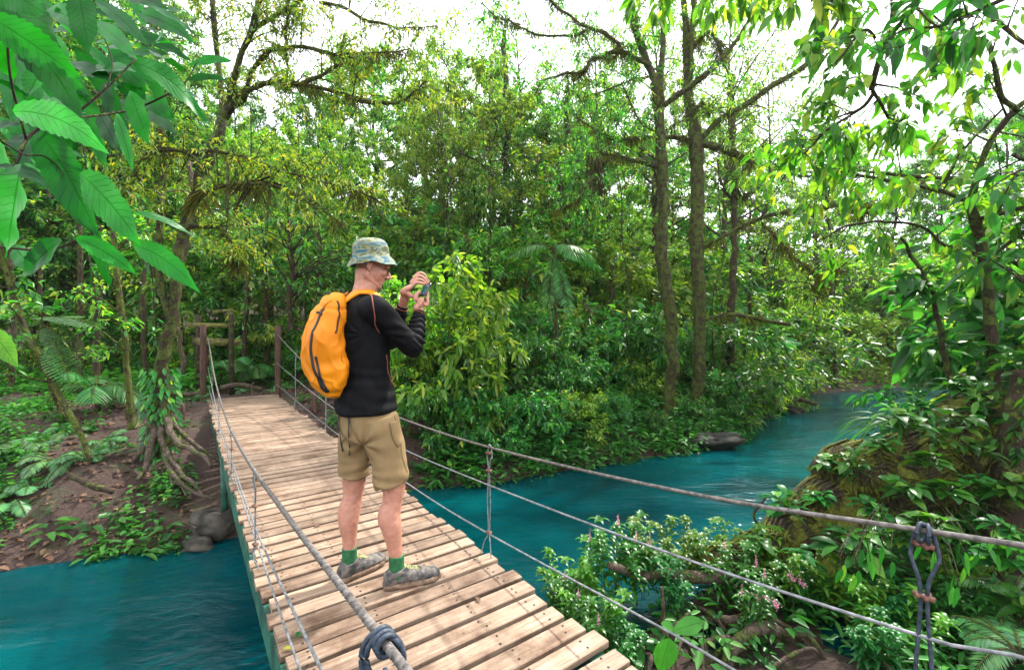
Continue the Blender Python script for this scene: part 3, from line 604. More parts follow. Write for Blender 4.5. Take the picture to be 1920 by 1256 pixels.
def tree_from(name, label, cat, base, parts, group=None):
    e = empty(name, label, cat, tuple(base), group)
    for nm, g, mt in parts: 
        if nm == 'bromeliad' and g.n:
            for q in range(len(g.V)):
                h = Geo(); h.add(g.V[q], g.Q[q]-(0 if q == 0 else sum(len(v) for v in g.V[:q])), None, g.R[q], g.U[q]); h.build('bromeliad', mt, e)
        elif g.n:
            o_ = g.build(nm, mt, e)
            if nm == 'moss': o_['kind'] = 'stuff'
    return e
def strap_tuft(g, c, n, ln, wd, rs, tilt=.7, K=5, droop=.8):
    az = rs.uniform(0, 6.28, n); el = rs.uniform(.2, 1.3, n)*tilt; d = np.stack([np.cos(az)*np.cos(el), np.sin(az)*np.cos(el), np.sin(el)], -1)
    leaves(g, np.repeat([c], n, 0), d, A(0, 0, 1), ln*rs.uniform(.6, 1.2, n), wd, .3, droop, rs.rand(n), K=K, peak=.35)

# --- twin mossy trunks
rs = np.random.RandomState(101)
tg, cg, mg, eg = Geo(), Geo(), Geo(), Geo()
Ls = [limb(tg, [(1250,812,9.0,20),(1253,780,9.0,14),(1262,690,9,12),(1258,600,9,13),(1244,500,9,13),(1241,400,9,12),(1240,300,9,11.5),(1237,205,9,11)], 10, 60, .02, 1),
      limb(tg, [(1237,205,9,10),(1225,150,8.9,9),(1205,95,8.9,8.5),(1190,50,8.8,8),(1176,-60,8.8,7)], 8, 30, .03, 2),
      limb(tg, [(1237,205,9,9),(1240,120,9.1,6.5),(1243,60,9.2,6),(1236,-50,9.2,5)], 7, 30, .03, 3),
      limb(tg, [(1243,198,9,7),(1290,165,8.8,6.5),(1340,125,8.7,6),(1385,70,8.6,4),(1415,15,8.5,3),(1430,-50,8.5,2.5)], 7, 30, .03, 4),
      limb(tg, [(1235,312,9,7),(1205,303,8.9,7),(1183,300,8.8,5.5),(1160,294,8.7,2.5),(1130,288,8.6,2.5),(1115,272,8.6,2)], 7, 24, .02, 5),
      limb(tg, [(1140,295,8.6,3.5),(1120,325,8.6,5),(1098,350,8.5,5),(1075,378,8.5,4),(1042,402,8.5,3)], 7, 20, .03, 6),
      limb(tg, [(1120,322,8.6,3),(1098,330,8.6,2.5),(1072,342,8.6,2)], 5, 10, .02, 7),
      limb(tg, [(1220,125,8.9,4.5),(1172,98,8.8,4),(1140,66,8.7,4),(1105,55,8.7,3.5),(1070,30,8.6,3),(1030,2,8.6,2.5),(1000,-40,8.6,2)], 6, 30, .03, 8),
      limb(tg, [(1175,98,8.8,4),(1135,105,8.8,4.5),(1110,115,8.7,4),(1095,135,8.7,3.5),(1060,137,8.7,2.8),(1020,155,8.6,2),(1003,180,8.6,1.2)], 6, 30, .03, 9),
      limb(tg, [(1100,60,8.7,3),(1060,70,8.8,2.6),(1010,68,8.8,2.5),(970,50,8.9,2),(935,35,8.9,1.2),(900,5,8.9,1)], 6, 26, .03, 10),
      limb(tg, [(1232,258,9,3),(1190,258,8.9,3),(1150,262,8.8,3),(1110,240,8.8,2.5),(1080,220,8.8,1.5)], 5, 20, .03, 11),
      limb(tg, [(1215,145,8.9,3),(1180,152,8.9,2.2),(1130,172,8.8,2),(1095,182,8.7,1.2)], 5, 20, .03, 12),
      limb(tg, [(1230,248,9,2.2),(1200,228,8.9,2),(1170,165,8.8,1.4)], 5, 16, .03, 13)]
for q, l_ in zip(Ls, (.05,.05,.04,.05,.08,.10,.09,.06,.12,.09,.11,.05,.05)): moss_on(mg, rs, q, 420, l_*1.25)
for q in Ls[1:]: branchlets(tg, cg, rs, q, 16, .6, 4, 7, .08, .034, up=.1)
for (px, py, d, s_) in ((1118,300,8.6,.30),(1125,340,8.6,.26)):
    n = 90; leaves(mg, P(px, py, d)+rs.normal(size=(n, 3))*A(.08, .06, .08), A(0, 0, -1)+rs.normal(size=(n, 3))*.25, rs.normal(size=(n, 3)), s_*rs.uniform(.4, 1, n), .035, .2, .1, rs.rand(n)*.18)
strap_tuft(eg, P(1180, 300, 8.75)+A(0, 0, .05), 12, .22, .02, rs); strap_tuft(eg, P(1200, 80, 8.8), 16, .3, .025, rs)
z0 = gz(P(1252, 800, 9.0)[0], 9.0); b = P(1252, 800, 9.0); b[2] = z0-.05; tube(tg, [P(1251, 806, 9.0), (b+P(1251, 806, 9))/2, b], [.2, .23, .3], 10)
tree_from('mossy_tree', 'left trunk of the twin mossy trees on the bank, with crooked bare branches reaching left', 'tree', b, [('trunk', tg, M['bark']), ('crown', cg, G['forest']), ('moss', mg, G['moss']), ('bromeliad', eg, G['light'])])
tg, cg, mg, eg = Geo(), Geo(), Geo(), Geo()
Ls = [limb(tg, [(1308,820,9.3,20),(1306,770,9.3,16),(1311,690,9.3,13),(1311,560,9.3,13),(1306,450,9.3,15),(1308,350,9.3,15),(1304,262,9.3,15),(1292,190,9.3,11),(1287,110,9.3,8),(1284,20,9.3,7),(1270,-60,9.3,6)], 10, 80, .02, 21),
      limb(tg, [(1292,190,9.3,7),(1296,120,9.2,5),(1297,60,9.2,4.5),(1303,-20,9.2,4)], 7, 24, .03, 22),
      limb(tg, [(1312,262,9.3,7),(1350,225,9.2,6.5),(1400,195,9.1,6.5),(1450,160,9.0,6),(1510,122,8.9,6),(1560,60,8.8,4),(1590,-10,8.8,3)], 7, 34, .03, 23),
      limb(tg, [(1300,268,9.3,6),(1270,258,9.3,6),(1230,258,9.3,3),(1180,262,9.3,3),(1100,245,9.3,2)], 6, 26, .02, 24),
      limb(tg, [(1312,268,9.3,8),(1340,275,9.1,8),(1370,285,9.0,9),(1400,300,8.9,6),(1412,308,8.9,3)], 7, 22, .04, 25),
      limb(tg, [(1300,200,9.3,4),(1325,200,9.2,3.5),(1330,215,9.2,4),(1315,190,9.2,3)], 6, 12, .03, 26),
      limb(tg, [(1315,466,9.3,3.5),(1360,442,9.1,3.5),(1400,420,9,4),(1450,402,8.8,5),(1510,392,8.6,6),(1570,384,8.4,7),(1620,390,8.3,4),(1645,380,8.2,3)], 6, 34, .03, 27),
      limb(tg, [(1425,415,8.9,3.5),(1450,440,8.8,4),(1480,475,8.7,3.5),(1510,500,8.6,3),(1535,523,8.5,3),(1560,508,8.5,5),(1582,508,8.5,4)], 6, 26, .03, 28),
      limb(tg, [(1535,523,8.5,4),(1532,540,8.5,5),(1520,556,8.5,4)], 6, 10, .02, 29),
      limb(tg, [(1300,90,9.3,3.5),(1330,60,9.2,3.5),(1350,90,9.1,4),(1362,130,9.1,2)], 6, 16, .03, 30),
      limb(tg, [(1316,600,9.3,4),(1345,592,9.2,5),(1380,590,9.1,5),(1430,600,9.1,5),(1480,608,9.0,4)], 6, 22, .05, 31)]
for q, l_ in zip(Ls, (.05,.05,.07,.09,.13,.06,.10,.09,.1,.1,.14)): moss_on(mg, rs, q, 420, l_*1.25)
moss_on(mg, rs, Ls[6][16:], 500, .2, .012)
for q in Ls[1:9]: branchlets(tg, cg, rs, q, 15, .6, 4, 7, .08, .034, up=.1)
for a in ((1318,70,9.2),(1305,40,9.2),(1335,50,9.1),(1370,285,9.0),(1395,292,8.9),(1360,160,10)): strap_tuft(eg, P(*a)+A(0, 0, .03), 20, .34, .026, rs)
b = P(1307, 800, 9.3); b[2] = gz(b[0], 9.3)-.05
tree_from('mossy_tree', 'right trunk of the twin mossy trees, with a straight limb rising to the upper right', 'tree', b, [('trunk', tg, M['bark']), ('crown', cg, G['light']), ('moss', mg, G['moss']), ('bromeliad', eg, G['yellow'])])
# --- thin dark trunk behind
tg, cg, mg = Geo(), Geo(), Geo()
Ls = [limb(tg, [(1372,790,11,13),(1371,700,11,10),(1374,560,11,8),(1378,400,11,7.5),(1373,300,11,7),(1370,200,11,8),(1369,140,11,6)], 8, 50, .03, 41),
      limb(tg, [(1376,380,11,4),(1355,350,10.9,3),(1345,300,10.9,2)], 5, 12, .02, 42), limb(tg, [(1378,350,11,4),(1398,375,10.9,3.5),(1404,340,10.9,2.5)], 5, 12, .02, 43)]
for q in Ls: moss_on(mg, rs, q, 160, .06); 
for q in Ls: branchlets(tg, cg, rs, q, 14, .7, 4, 9, .1, .042, t0=.1)
b = P(1372, 790, 11); b[2] = gz(b[0], 11)-.05
tree_from('forest_tree', 'thin dark broken-topped trunk just right of the twin mossy trees', 'tree', b, [('trunk', tg, M['bark_dark']), ('crown', cg, G['forest']), ('moss', mg, G['moss'])])

# --- forked yellow-leaved mossy tree on the left with spreading roots
rs = np.random.RandomState(202)
tg, cg, mg, eg, rg = Geo(), Geo(), Geo(), Geo(), Geo()
Ls = [limb(tg, [(300,860,5.9,20),(302,800,5.9,17),(305,700,5.9,12),(318,600,5.95,9),(333,500,6.0,9),(350,410,6.1,9),(378,330,6.2,10),(395,280,6.2,10),(418,222,6.3,9)], 10, 70, .03, 51),
      limb(tg, [(418,222,6.3,7),(414,160,6.3,4.5),(406,90,6.3,5),(400,30,6.3,5),(396,-50,6.3,4)], 7, 30, .02, 52),
      limb(tg, [(420,222,6.3,8),(435,165,6.2,6),(450,110,6.1,5.5),(472,55,6.0,5.5),(486,0,5.9,5),(500,-60,5.9,4)], 7, 30, .02, 53),
      limb(tg, [(470,62,6,4.5),(500,38,6,4),(530,20,5.9,4),(570,-5,5.9,3),(600,-30,5.9,3)], 6, 20, .02, 54),
      limb(tg, [(420,215,6.3,8),(445,188,6.2,7),(470,170,6.1,5),(500,157,6,5),(540,155,6,5),(565,158,5.9,4.5)], 7, 30, .02, 55),
      limb(tg, [(560,160,5.9,4),(600,142,5.8,3.5),(640,120,5.7,3),(678,102,5.6,2.5),(720,100,5.5,1.8),(770,92,5.4,1)], 6, 30, .02, 56),
      limb(tg, [(560,158,5.9,4),(600,165,5.8,3.5),(640,176,5.8,4),(680,190,5.7,4),(725,194,5.7,3.5),(755,190,5.6,2.5),(785,165,5.6,1.5),(800,150,5.6,1)], 6, 34, .02, 57),
      limb(tg, [(440,195,6.2,4.5),(470,150,6.1,4),(500,100,6,5),(520,92,6,4),(560,88,5.9,3.5),(600,95,5.8,3.5),(640,103,5.7,2.5),(665,98,5.7,1.5)], 6, 34, .02, 58),
      limb(tg, [(600,5,5.8,3),(640,12,5.7,3),(680,35,5.6,2.6),(720,45,5.5,2),(770,55,5.4,1.2),(820,48,5.4,.8)], 6, 26, .02, 59),
      limb(tg, [(538,95,5.9,2.5),(536,60,5.9,2.5),(542,20,5.9,2),(540,-40,5.9,2)], 6, 20, .02, 60),
      limb(tg, [(398,285,6.2,6),(370,290,6.1,4.5),(330,285,5.9,4),(290,290,5.8,4),(262,310,5.7,3),(245,345,5.6,2.5),(235,375,5.6,2)], 6, 30, .02, 61),
      limb(tg, [(350,400,6.1,6),(390,360,5.9,4),(450,345,5.7,3.5),(520,350,5.6,3),(590,380,5.5,2),(640,420,5.4,1.2)], 6, 30, .03, 62),
      limb(tg, [(340,430,6.1,5),(400,420,6.0,4),(430,450,5.9,3),(450,500,5.8,2)], 6, 22, .03, 63),
      limb(tg, [(318,600,5.95,6),(300,520,5.9,6),(300,400,6.0,6),(306,320,6.1,5),(300,200,6.1,4)], 6, 30, .03, 64),
      limb(tg, [(400,280,6.2,5),(470,300,6,4),(560,330,5.9,3),(640,350,5.8,2),(700,370,5.8,1)], 6, 30, .03, 65)]
for q, l_ in zip(Ls, (.05,.04,.04,.05,.06,.08,.12,.10,.06,.04,.14,.16,.15,.06,.16)): moss_on(mg, rs, q, 330, l_, .006)
for k, q in enumerate(Ls[1:]): branchlets(tg, cg, rs, q, 22, .42, 5, 8, .062, .022, up=.1, down=.35, spread=.03)
for a in ((505,95,6),(415,240,6.3)): strap_tuft(eg, P(*a), 26, .22, .016, rs)
b = P(300, 850, 5.9); b[2] = gz(b[0], 5.9)-.1
for (pts) in ([(296,790,5.85,12),(282,840,5.6,10),(272,880,5.4,7),(255,900,5.2,4)],[(300,790,5.8,10),(312,860,5.45,7),(335,900,5.1,6),(370,925,4.95,5),(400,935,4.9,3)],[(306,790,5.8,10),(340,830,5.5,8),(372,850,5.3,7),(400,870,5.2,4)],
              [(310,780,5.9,9),(350,820,5.8,6),(390,850,5.7,5),(415,870,5.7,3)],[(318,855,5.4,6),(345,895,5.1,6),(362,905,5.0,5),(380,925,4.95,4)],[(285,800,5.8,10),(265,830,5.7,8),(240,860,5.6,5)],[(322,845,5.5,5),(330,890,5.2,4),(350,930,5,3)]):
    q = limb(rg, pts, 8, 24, .03, 66); moss_on(mg, rs, q[:12], 120, .03)
tree_from('yellow_leaved_tree', 'forked mossy tree with sparse yellow leaves and bare roots, left of the bridge', 'tree', b, [('trunk', tg, M['bark']), ('root', rg, M['root']), ('crown', cg, G['yellow']), ('moss', mg, G['moss']), ('bromeliad', eg, G['light'])])
# --- ivy on its foot
g = Geo(); n = 420; an = rs.uniform(0, 6.28, n); z = rs.uniform(-.45, 1.0, n); c = b+np.stack([np.cos(an)*.17, np.sin(an)*.17, z+.2], -1)
leaves(g, c, np.stack([np.cos(an)*.6, np.sin(an)*.6, -.6+0*an], -1), A(0, -.5, .8), rs.uniform(.05, .12, n), .05, .2, .3)
tag(g.build('climbing_vine', G['bank']), 'small leafy green vine wrapped round the foot of the forked tree', 'vine')

# --- thin trunks on the left
def thin(pts, label, mat, leafn=6, seed=0, ml=.04, L_=.5, lm='forest', ln=.09, name='sapling', lw=.04, t0=.3, cat='sapling', K=0):
    r_ = np.random.RandomState(300+seed); tg, cg, mg = Geo(), Geo(), Geo(); q = limb(tg, pts, 7, 44, .03, seed); moss_on(mg, r_, q, 200, ml)
    if leafn: branchlets(tg, cg, r_, q, leafn, L_, 4, 7, ln, lw, t0=t0, K=K)
    b = P(*pts[0][:3]); return tree_from(name, label, cat, b, [('trunk', tg, mat), ('crown', cg, G[lm]), ('moss', mg, G['moss'])])
thin([(246,800,6.2,9),(244,760,6.2,7),(238,680,6.2,6),(228,580,6.2,6),(216,500,6.2,5.5),(210,400,6.2,5)], 'slim mossy sapling standing left of the forked tree', M['bark_green'], 10, 1)
thin([(170,860,4.8,5),(150,810,4.8,5.5),(112,740,4.8,6),(75,670,4.8,6.5),(40,600,4.8,6),(10,500,4.8,5),(-20,380,4.8,4)], 'mossy thin trunk leaning left over the muddy bank', M['bark_green'], 8, 2)
thin([(110,770,5.4,4),(95,700,5.4,4.5),(80,600,5.4,4),(70,480,5.4,4)], 'dark thin stem behind the leaning mossy trunk', M['bark_dark'], 6, 3)
thin([(345,700,7.6,5),(335,640,7.6,5),(330,560,7.6,5),(352,440,7.7,5),(360,300,7.7,4)], 'pale straight stem behind the forked tree', M['root'], 8, 4)
thin([(545,620,9.3,5),(543,560,9.3,5),(548,500,9.3,4.5),(540,430,9.3,3)], 'bright green leafy sapling behind the right bridge post', M['bark_dark'], 44, 5, .02, 1.1, 'bank', .10, lw=.05, t0=.2)
for k, (px, d, top) in enumerate(((20,8.5,300),(150,9,330),(185,7.5,420),(455,10.5,380),(500,11,350),(600,11.5,380),(880,10.5,440),(985,11,520),(1060,12,420),(1145,11.5,480),(700,12,350),(1100,10.2,560),(1410,12,480),(270,9.5,400),(420,12,300))):
    x = (px-CX)/FPX*d; z0 = gz(x, d); by = HY-(z0-CAMH)*FPX/d
    thin([(px,by+6,d,5+k%3),(px+6-(k%3)*6,(by*2+top)/3,d,4.5+k%3),(px-4+(k%4)*4,(by+top*2)/3,d,4+k%2),(px+(k%5)*4-8,top,d,3)], f'bare dark understory stem {where_px(px)}, {ORD[k]} of the thin stems', M['bark_dark'], 7, 10+k, .03, .5, ['forest', 'bank', 'light'][k % 3])
# tall vine-draped columns behind
for k, (px, d, top, bot) in enumerate(((945,15,60,560),(1060,16,160,480),(890,13,330,560),(1100,12.5,260,480))):
    r_ = np.random.RandomState(400+k); tg, cg = Geo(), Geo(); x = (px-CX)/FPX*d; by = HY-(gz(x, d)-CAMH)*FPX/d
    q = limb(tg, [(px,by+8,d,8),(px+6,(by+bot)/2,d,7),(px-6,bot,d,6.5),(px+4,(top+bot)/2,d,6),(px,top,d,4)], 7, 40, .06, k)
    n = 2600; i = r_.randint(12, 40, n); c = q[i, :3]+r_.normal(size=(n, 3))*A(.28, .28, .2); leaves(cg, c, A(0, 0, -.6)+r_.normal(size=(n, 3))*.6, A(0, 0, 1)+r_.normal(size=(n, 3))*.5, .13*r_.uniform(.5, 1.2, n), .06, .2, .3)
    tree_from('vine_draped_tree', ['tall vine-draped column of a tree rising above the drooping palm', 'vine-draped trunk left of the twin mossy trees', 'dark vine-wrapped trunk right of the hiker', 'ragged vine-hung trunk beside the twin mossy trees'][k], 'tree', P(px, by, d), [('trunk', tg, M['bark_dark']), ('crown', cg, G['forest'])])

# lianas hanging between the trees
rs = np.random.RandomState(640)
for k, (x0, y0, x1, y1, d) in enumerate(((560,250,600,640,9.5),(470,200,455,660,8.8),(820,200,850,600,10.5),(905,220,930,640,11),(1010,300,985,680,10.5),(1160,200,1180,700,9.6),(1350,260,1340,700,9.9),(150,250,190,700,7.2),(265,330,290,760,6.8),(1230,420,1215,720,9.8))):
    g = Geo(); n_ = 7; t_ = np.linspace(0, 1, n_); pts = [P(x0+(x1-x0)*a+rs.normal()*9*math.sin(math.pi*a), y0+(y1-y0)*a, d+.1*rs.normal()) for a in t_]; q = spline(np.array(pts), 50); tube(g, q, .010+.004*rs.rand(), 5); 
    e = empty('liana', f'thin hanging liana {where_px(x0)}, {ORD[k]} of the lianas', 'vine', tuple(q[0]), 'lianas hanging in the forest'); g.build('stem', M['bark_dark'], e)
    lg = Geo(); n_ = 60; i_ = rs.randint(4, 49, n_); leaves(lg, q[i_]+rs.normal(size=(n_, 3))*.03, A(0, 0, -.5)+rs.normal(size=(n_, 3)), A(0, 0, 1)+rs.normal(size=(n_, 3))*.4, rs.uniform(.07, .15, n_), .055, .2, .3, rs.rand(n_)); lg.build('leaves', G['bank'], e)
# ------------------------------------------------------------------ fronds: palms and ferns
def frond(rg, lg, rs, base, d, L_, droop, n, pl, pw, hang=.3, K=3, r=.008, stem=.15, taper=True, fold=.1, jitter=.05):
    d = nrm(d); t = np.linspace(0, 1, 22)[:, None]; p = base+d*L_*t*(1-.15*droop*t)+A(0, 0, -1)*droop*L_*t*t; tube(rg, p, np.linspace(r, r*.25, 22), 5)
    ts = np.linspace(stem, .99, n); c = np.stack([np.interp(ts, t[:, 0], p[:, k]) for k in range(3)], -1); tg_ = nrm(np.stack([np.interp(ts, t[:, 0], np.gradient(p, axis=0)[:, k]) for k in range(3)], -1))
    up = A(0, 0, 1)+d*.01; sd_ = nrm(np.cross(tg_, up)); u2 = np.cross(sd_, tg_)
    pr = np.sin(math.pi*(.12+.86*(ts-stem)/(1-stem)))**.8 if taper else np.ones(n)
    for s in (-1, 1):
        dd = nrm(sd_*s+tg_*.55+A(0, 0, -hang)+rs.normal(size=(n, 3))*jitter); leaves(lg, c, dd, u2+rs.normal(size=(n, 3))*jitter, pl*pr, pw, fold, hang*.8, rs.rand(n), K=K, peak=.3)
def palm(loc, nf, L_, seed, label, az=None, el=(.4, 1.2), droop=.55, pl=.28, pw=.028, tall=0, name='palm', n=34, group=None, mat='palm', rad=.035, cat='palm', hang=.4):
    rs = np.random.RandomState(seed); e = empty(name, label, cat, tuple(loc), group); top = np.array(loc, float)+A(0, 0, tall); tg = Geo()
    if tall: tube(tg, [np.array(loc, float)+A(0, 0, -.2), (np.array(loc, float)+top)/2+A(.03, 0, 0), top], [rad*1.3, rad, rad*.8], 8); tg.build('trunk', M['bark_dark'], e)
    for k in range(nf):
        a = az[k] if az else k*2.4+rs.uniform(-.4, .4); e_ = rs.uniform(*el); rg, lg = Geo(), Geo()
        frond(rg, lg, rs, top, A(math.cos(a)*math.cos(e_), math.sin(a)*math.cos(e_), math.sin(e_)), L_*rs.uniform(.8, 1.15), droop*rs.uniform(.8, 1.3), n, pl, pw, hang)
        f = lg.build('frond', G[mat], e); rg.build('midrib', M['bark_green'], f)
    return e
# drooping palm: arching fronds either side and a big hanging one
c = P(1038, 466, 8.8); base = c.copy(); base[2] = gz(c[0], 8.8)
e = empty('palm', 'slender palm with arching fronds and one big hanging frond, in mid picture', 'palm', tuple(base)); rs = np.random.RandomState(71)
g = Geo(); tube(g, [base, (base+c)/2+A(.05, 0, 0), c], [.04, .03, .025], 8); g.build('trunk', M['bark_dark'], e)
for (dx, dy, dz, L_, dr, hg, pl) in ((-1,-.2,.42,1.15,.5,.5,.3),(-.8,.3,.6,1.0,.55,.5,.3),(1,-.1,.5,1.1,.6,.5,.3),(.8,.4,.3,1.2,.4,.4,.3),(.25,-.4,-1.2,1.5,.0,.15,.32),(-.15,-.2,-1.3,1.35,.0,.15,.3),(.4,-.6,.4,.9,.7,.6,.28),(-.35,-.1,1.2,.8,.5,.4,.25),(1,.0,.0,1.1,.35,.5,.3)):
    rg, lg = Geo(), Geo(); frond(rg, lg, rs, c, A(dx, dy, dz), L_*.92, dr*1.1, 54, pl*.9, .020, hg, jitter=.12); f = lg.build('frond', G['palm'], e); rg.build('midrib', M['bark_dark'], f)
def pl_at(px, py, d, **k): 
    b = P(px, py, d); b[2] = max(gz(b[0], d), WZ); return palm(b, **k)
pl_at(1148, 760, 8.9, nf=9, L_=.75, seed=72, label='low fan of palm fronds on the bank left of the twin mossy trunks', el=(.7, 1.3), droop=.7, pl=.3, pw=.034, tall=.25)
pl_at(480, 700, 10.5, nf=8, L_=.9, seed=73, label='low dark palm just behind the gap between the bridge posts', el=(.6, 1.2), droop=.7, tall=.3)
pl_at(590, 690, 11, nf=8, L_=1.0, seed=74, label='low palm behind the right bridge post', el=(.6, 1.2), droop=.6, tall=.4)
pl_at(180, 690, 7.0, nf=7, L_=.9, seed=75, label='broad palm seedling behind the leaning mossy trunk', el=(.5, 1.1), droop=.6, tall=.35)
pl_at(1440, 600, 12.3, nf=9, L_=.9, seed=76, label='star-shaped palm above the bushes at the river bend', el=(-.2, .9), droop=.5, tall=1.6)
pl_at(430, 640, 9.8, nf=7, L_=.8, seed=77, label='palm fronds between the two bridge posts', el=(.6, 1.2), droop=.7, tall=.5)
pl_at(930, 700, 9.0, nf=6, L_=.7, seed=78, label='small palm among the bank shrubs beside the hanging frond', el=(.6, 1.2), droop=.7, tall=.4)
def fern(loc, seed, label, L_=.6, nf=8, group=None, az=None, el=(.5, 1.1), droop=.6): return palm(loc, nf, L_, seed, label, az, el, droop, pl=L_*.22, pw=L_*.036, name='fern', n=26, group=group, mat='fern', cat='fern', hang=.25)
# tree fern arm on the left: large bipinnate fronds
def bipinnate(lg, rg, rs, base, d, L_, droop, n=16, pl=.2, up=A(0, 0, 1)):
    d = nrm(d); t = np.linspace(0, 1, 22)[:, None]; p = base+d*L_*t+A(0, 0, -1)*droop*L_*t*t; tube(rg, p, np.linspace(.006, .002, 22), 5)
    gt = np.gradient(p, axis=0)
    for k in range(n):
        tt = .15+.84*k/(n-1); c = np.array([np.interp(tt, t[:, 0], p[:, j]) for j in range(3)]); tn = nrm(np.array([np.interp(tt, t[:, 0], gt[:, j]) for j in range(3)])); sdv = nrm(np.cross(tn, up))
        l_ = pl*math.sin(math.pi*(.2+.78*(tt-.15)/.85))**.7
        for s in (-1, 1):
            frond(rg, lg, rs, c, sdv*s+tn*.5, l_, .15, 16, l_*.22, l_*.07, .05, 0, .0018, .05)
e = empty('fern', 'pale lacy fern fronds hanging over the bank at the left', 'fern', tuple(P(100, 680, 5.2))); rs = np.random.RandomState(81)
for (px, py, d, v, L_) in ((60,600,5.2,(1,-.1,.25),.85),(80,610,5.3,(1,-.35,-.25),.75),(95,640,5.0,(.9,-.5,-.45),.62),(40,620,5.4,(.6,.3,.5),.7)):
    lg, rg = Geo(), Geo(); bipinnate(lg, rg, rs, P(px, py, d), A(*v), L_, .35, 17, L_*.30); f = lg.build('frond', G['fern'], e); rg.build('midrib', M['bark_green'], f)
k = 0
for (px, py, d, L_) in ((40,760,5.6,.7),(130,700,6.2,.6),(200,740,6.0,.5),(20,880,4.9,.5),(100,800,5.4,.6),(60,840,5.1,.5),(370,640,8.2,.5),(160,790,5.5,.5),(520,660,9.8,.5),(450,690,9.6,.4),(1190,800,8.7,.4),(1340,760,10,.45),(840,800,7.6,.4),(700,700,9,.5),(10,700,5.6,.6)):
    b = P(px, py, d); b[2] = gz(b[0], d)
    fern(b, 500+k, f'green fern {where_px(px)}, {ORD[k]} of the ferns on the bank', L_, 8, 'ferns growing on the banks'); k += 1

# ------------------------------------------------------------------ ground cover and litter (nobody could count these)
def rosettes(name, mat, n, box_, keep, ln, wd, per, label, seed, cat=None, h=.12, flat=.5, dens=None, K=0):
    rs = np.random.RandomState(seed); x = rs.uniform(box_[0], box_[1], n*3); y = rs.uniform(box_[2], box_[3], n*3); s = river_sd(x, y); ok = keep(x, y, s)
    if dens is not None: ok &= rs.rand(len(x)) < np.clip(dens(x, y), 0, 1)
    x, y = x[ok][:n], y[ok][:n]; m_ = len(x); z = ground(x, y); sz = rs.uniform(.5, 1.3, m_)
    az = rs.uniform(0, 6.28, (m_, per)); el = rs.uniform(-.1, 1.1, (m_, per))*flat; hh = rs.rand(m_, per)*h*sz[:, None]
    d = np.stack([np.cos(az)*np.cos(el), np.sin(az)*np.cos(el), np.sin(el)], -1); c = np.stack([x[:, None]+d[..., 0]*.25*h, y[:, None]+d[..., 1]*.25*h, z[:, None]+hh+.01], -1)
    rr = np.clip(rs.rand(m_, 1)*.6+rs.rand(m_, per)*.4, 0, 1)
    g = Geo(); leaves(g, c.reshape(-1, 3), d.reshape(-1, 3), A(0, 0, 1)+rs.normal(size=(m_*per, 3))*.25, (ln*sz[:, None]*rs.uniform(.6, 1.1, (m_, per))).ravel(), (wd*sz[:, None]*np.ones((1, per))).ravel(), .25, .35, rr.ravel(), K=K)
    return tag(g.build(name, mat), label, kind='stuff')
nz = lambda sc_, sd_, lo, k=2.5: (lambda x, y: (noise3(np.stack([x, y, 0*x], -1)*sc_, sd_)-lo)*k)
offbridge = lambda x, y: ~((np.abs((x-.38)*.813+y*.583-BW/2) < BW/2+.25) & (y < 9.3))
rosettes('ground_cover', G['bank'], 5200, (-1.2, 8, 5.8, 14.5), lambda x, y, s: (s > -.08) & offbridge(x, y), .13, .05, 11, 'thick glossy green undergrowth covering the right-hand far bank', 31, h=.30)
rosettes('ground_cover', G['bank'], 4200, (-12, -2.2, 3.6, 10.5), lambda x, y, s: (s > -.05) & offbridge(x, y), .085, .04, 10, 'patchy low green plants on the muddy left bank', 32, h=.13, dens=lambda x, y: np.where(x < -4.9, .45, .08)+nz(1.5, 6, 0, .9)(x, y)-np.where(np.hypot(x+4.6, y-7.6) < 1.7, .7, 0))
rosettes('ground_cover', G['forest'], 6000, (-16, 9, 9, 19), lambda x, y, s: (s > .2) & (np.hypot(x+5.0, y-9.6) > 1.1), .16, .06, 10, 'dark green undergrowth on the forest floor beyond the bridge', 33, h=.35)
rosettes('ground_cover', G['light'], 4500, (5, 26, 10, 30), lambda x, y, s: (s > -.05), .20, .08, 10, 'sunlit undergrowth along the far river bend', 34, h=.5)
rosettes('ground_cover', G['bank'], 1500, (-9, 9, 3.6, 14), lambda x, y, s: (s > -.12) & (s < .30) & offbridge(x, y), .17, .06, 9, 'drooping leaves hanging over the waterline of the far bank', 38, h=.16, flat=.3, dens=nz(.9, 8, -.25, 1.6))
rosettes('leaf_litter', G['litter'], 8000, (-10, 6, 3.8, 12), lambda x, y, s: (s > .02) & offbridge(x, y), .075, .04, 2, 'brown fallen leaves scattered over the soil of the banks', 35, h=.02, flat=.15)
# ------------------------------------------------------------------ large leaved branch in the upper left foreground
rs = np.random.RandomState(900)
tg, lg = Geo(), Geo(); s_ = 480/1077
def cc(x, y): return x*s_, y*s_
for pts in ([(-60,800,.95,5),(60,700,.95,5),(110,590,.98,5),(200,520,1.0,4.5),(300,490,1.02,4),(450,370,1.06,3.5),(570,250,1.1,3)],[(300,490,1.02,4),(380,490,1.1,4),(560,460,1.2,4),(700,400,1.25,3.5),(780,345,1.3,2.5),(830,260,1.32,1.5)],
            [(-40,1035,.95,4),(60,1045,.97,4),(200,1055,1,4),(300,1020,1.02,3.5),(430,960,1.05,3)],[(0,590,.9,3),(100,650,.95,3),(200,665,1,2.5),(300,780,1.02,2),(390,990,1.05,1.5)],[(110,590,.98,4),(40,300,.9,4),(30,-60,.85,4)],[(450,370,1.06,2.5),(470,250,1.1,2),(400,80,1.12,1.5),(330,-40,1.1,1.5)]):
    limb(tg, [(*cc(a, b_), d, r*.62) for a, b_, d, r in pts], 7, 30, 0, 1)
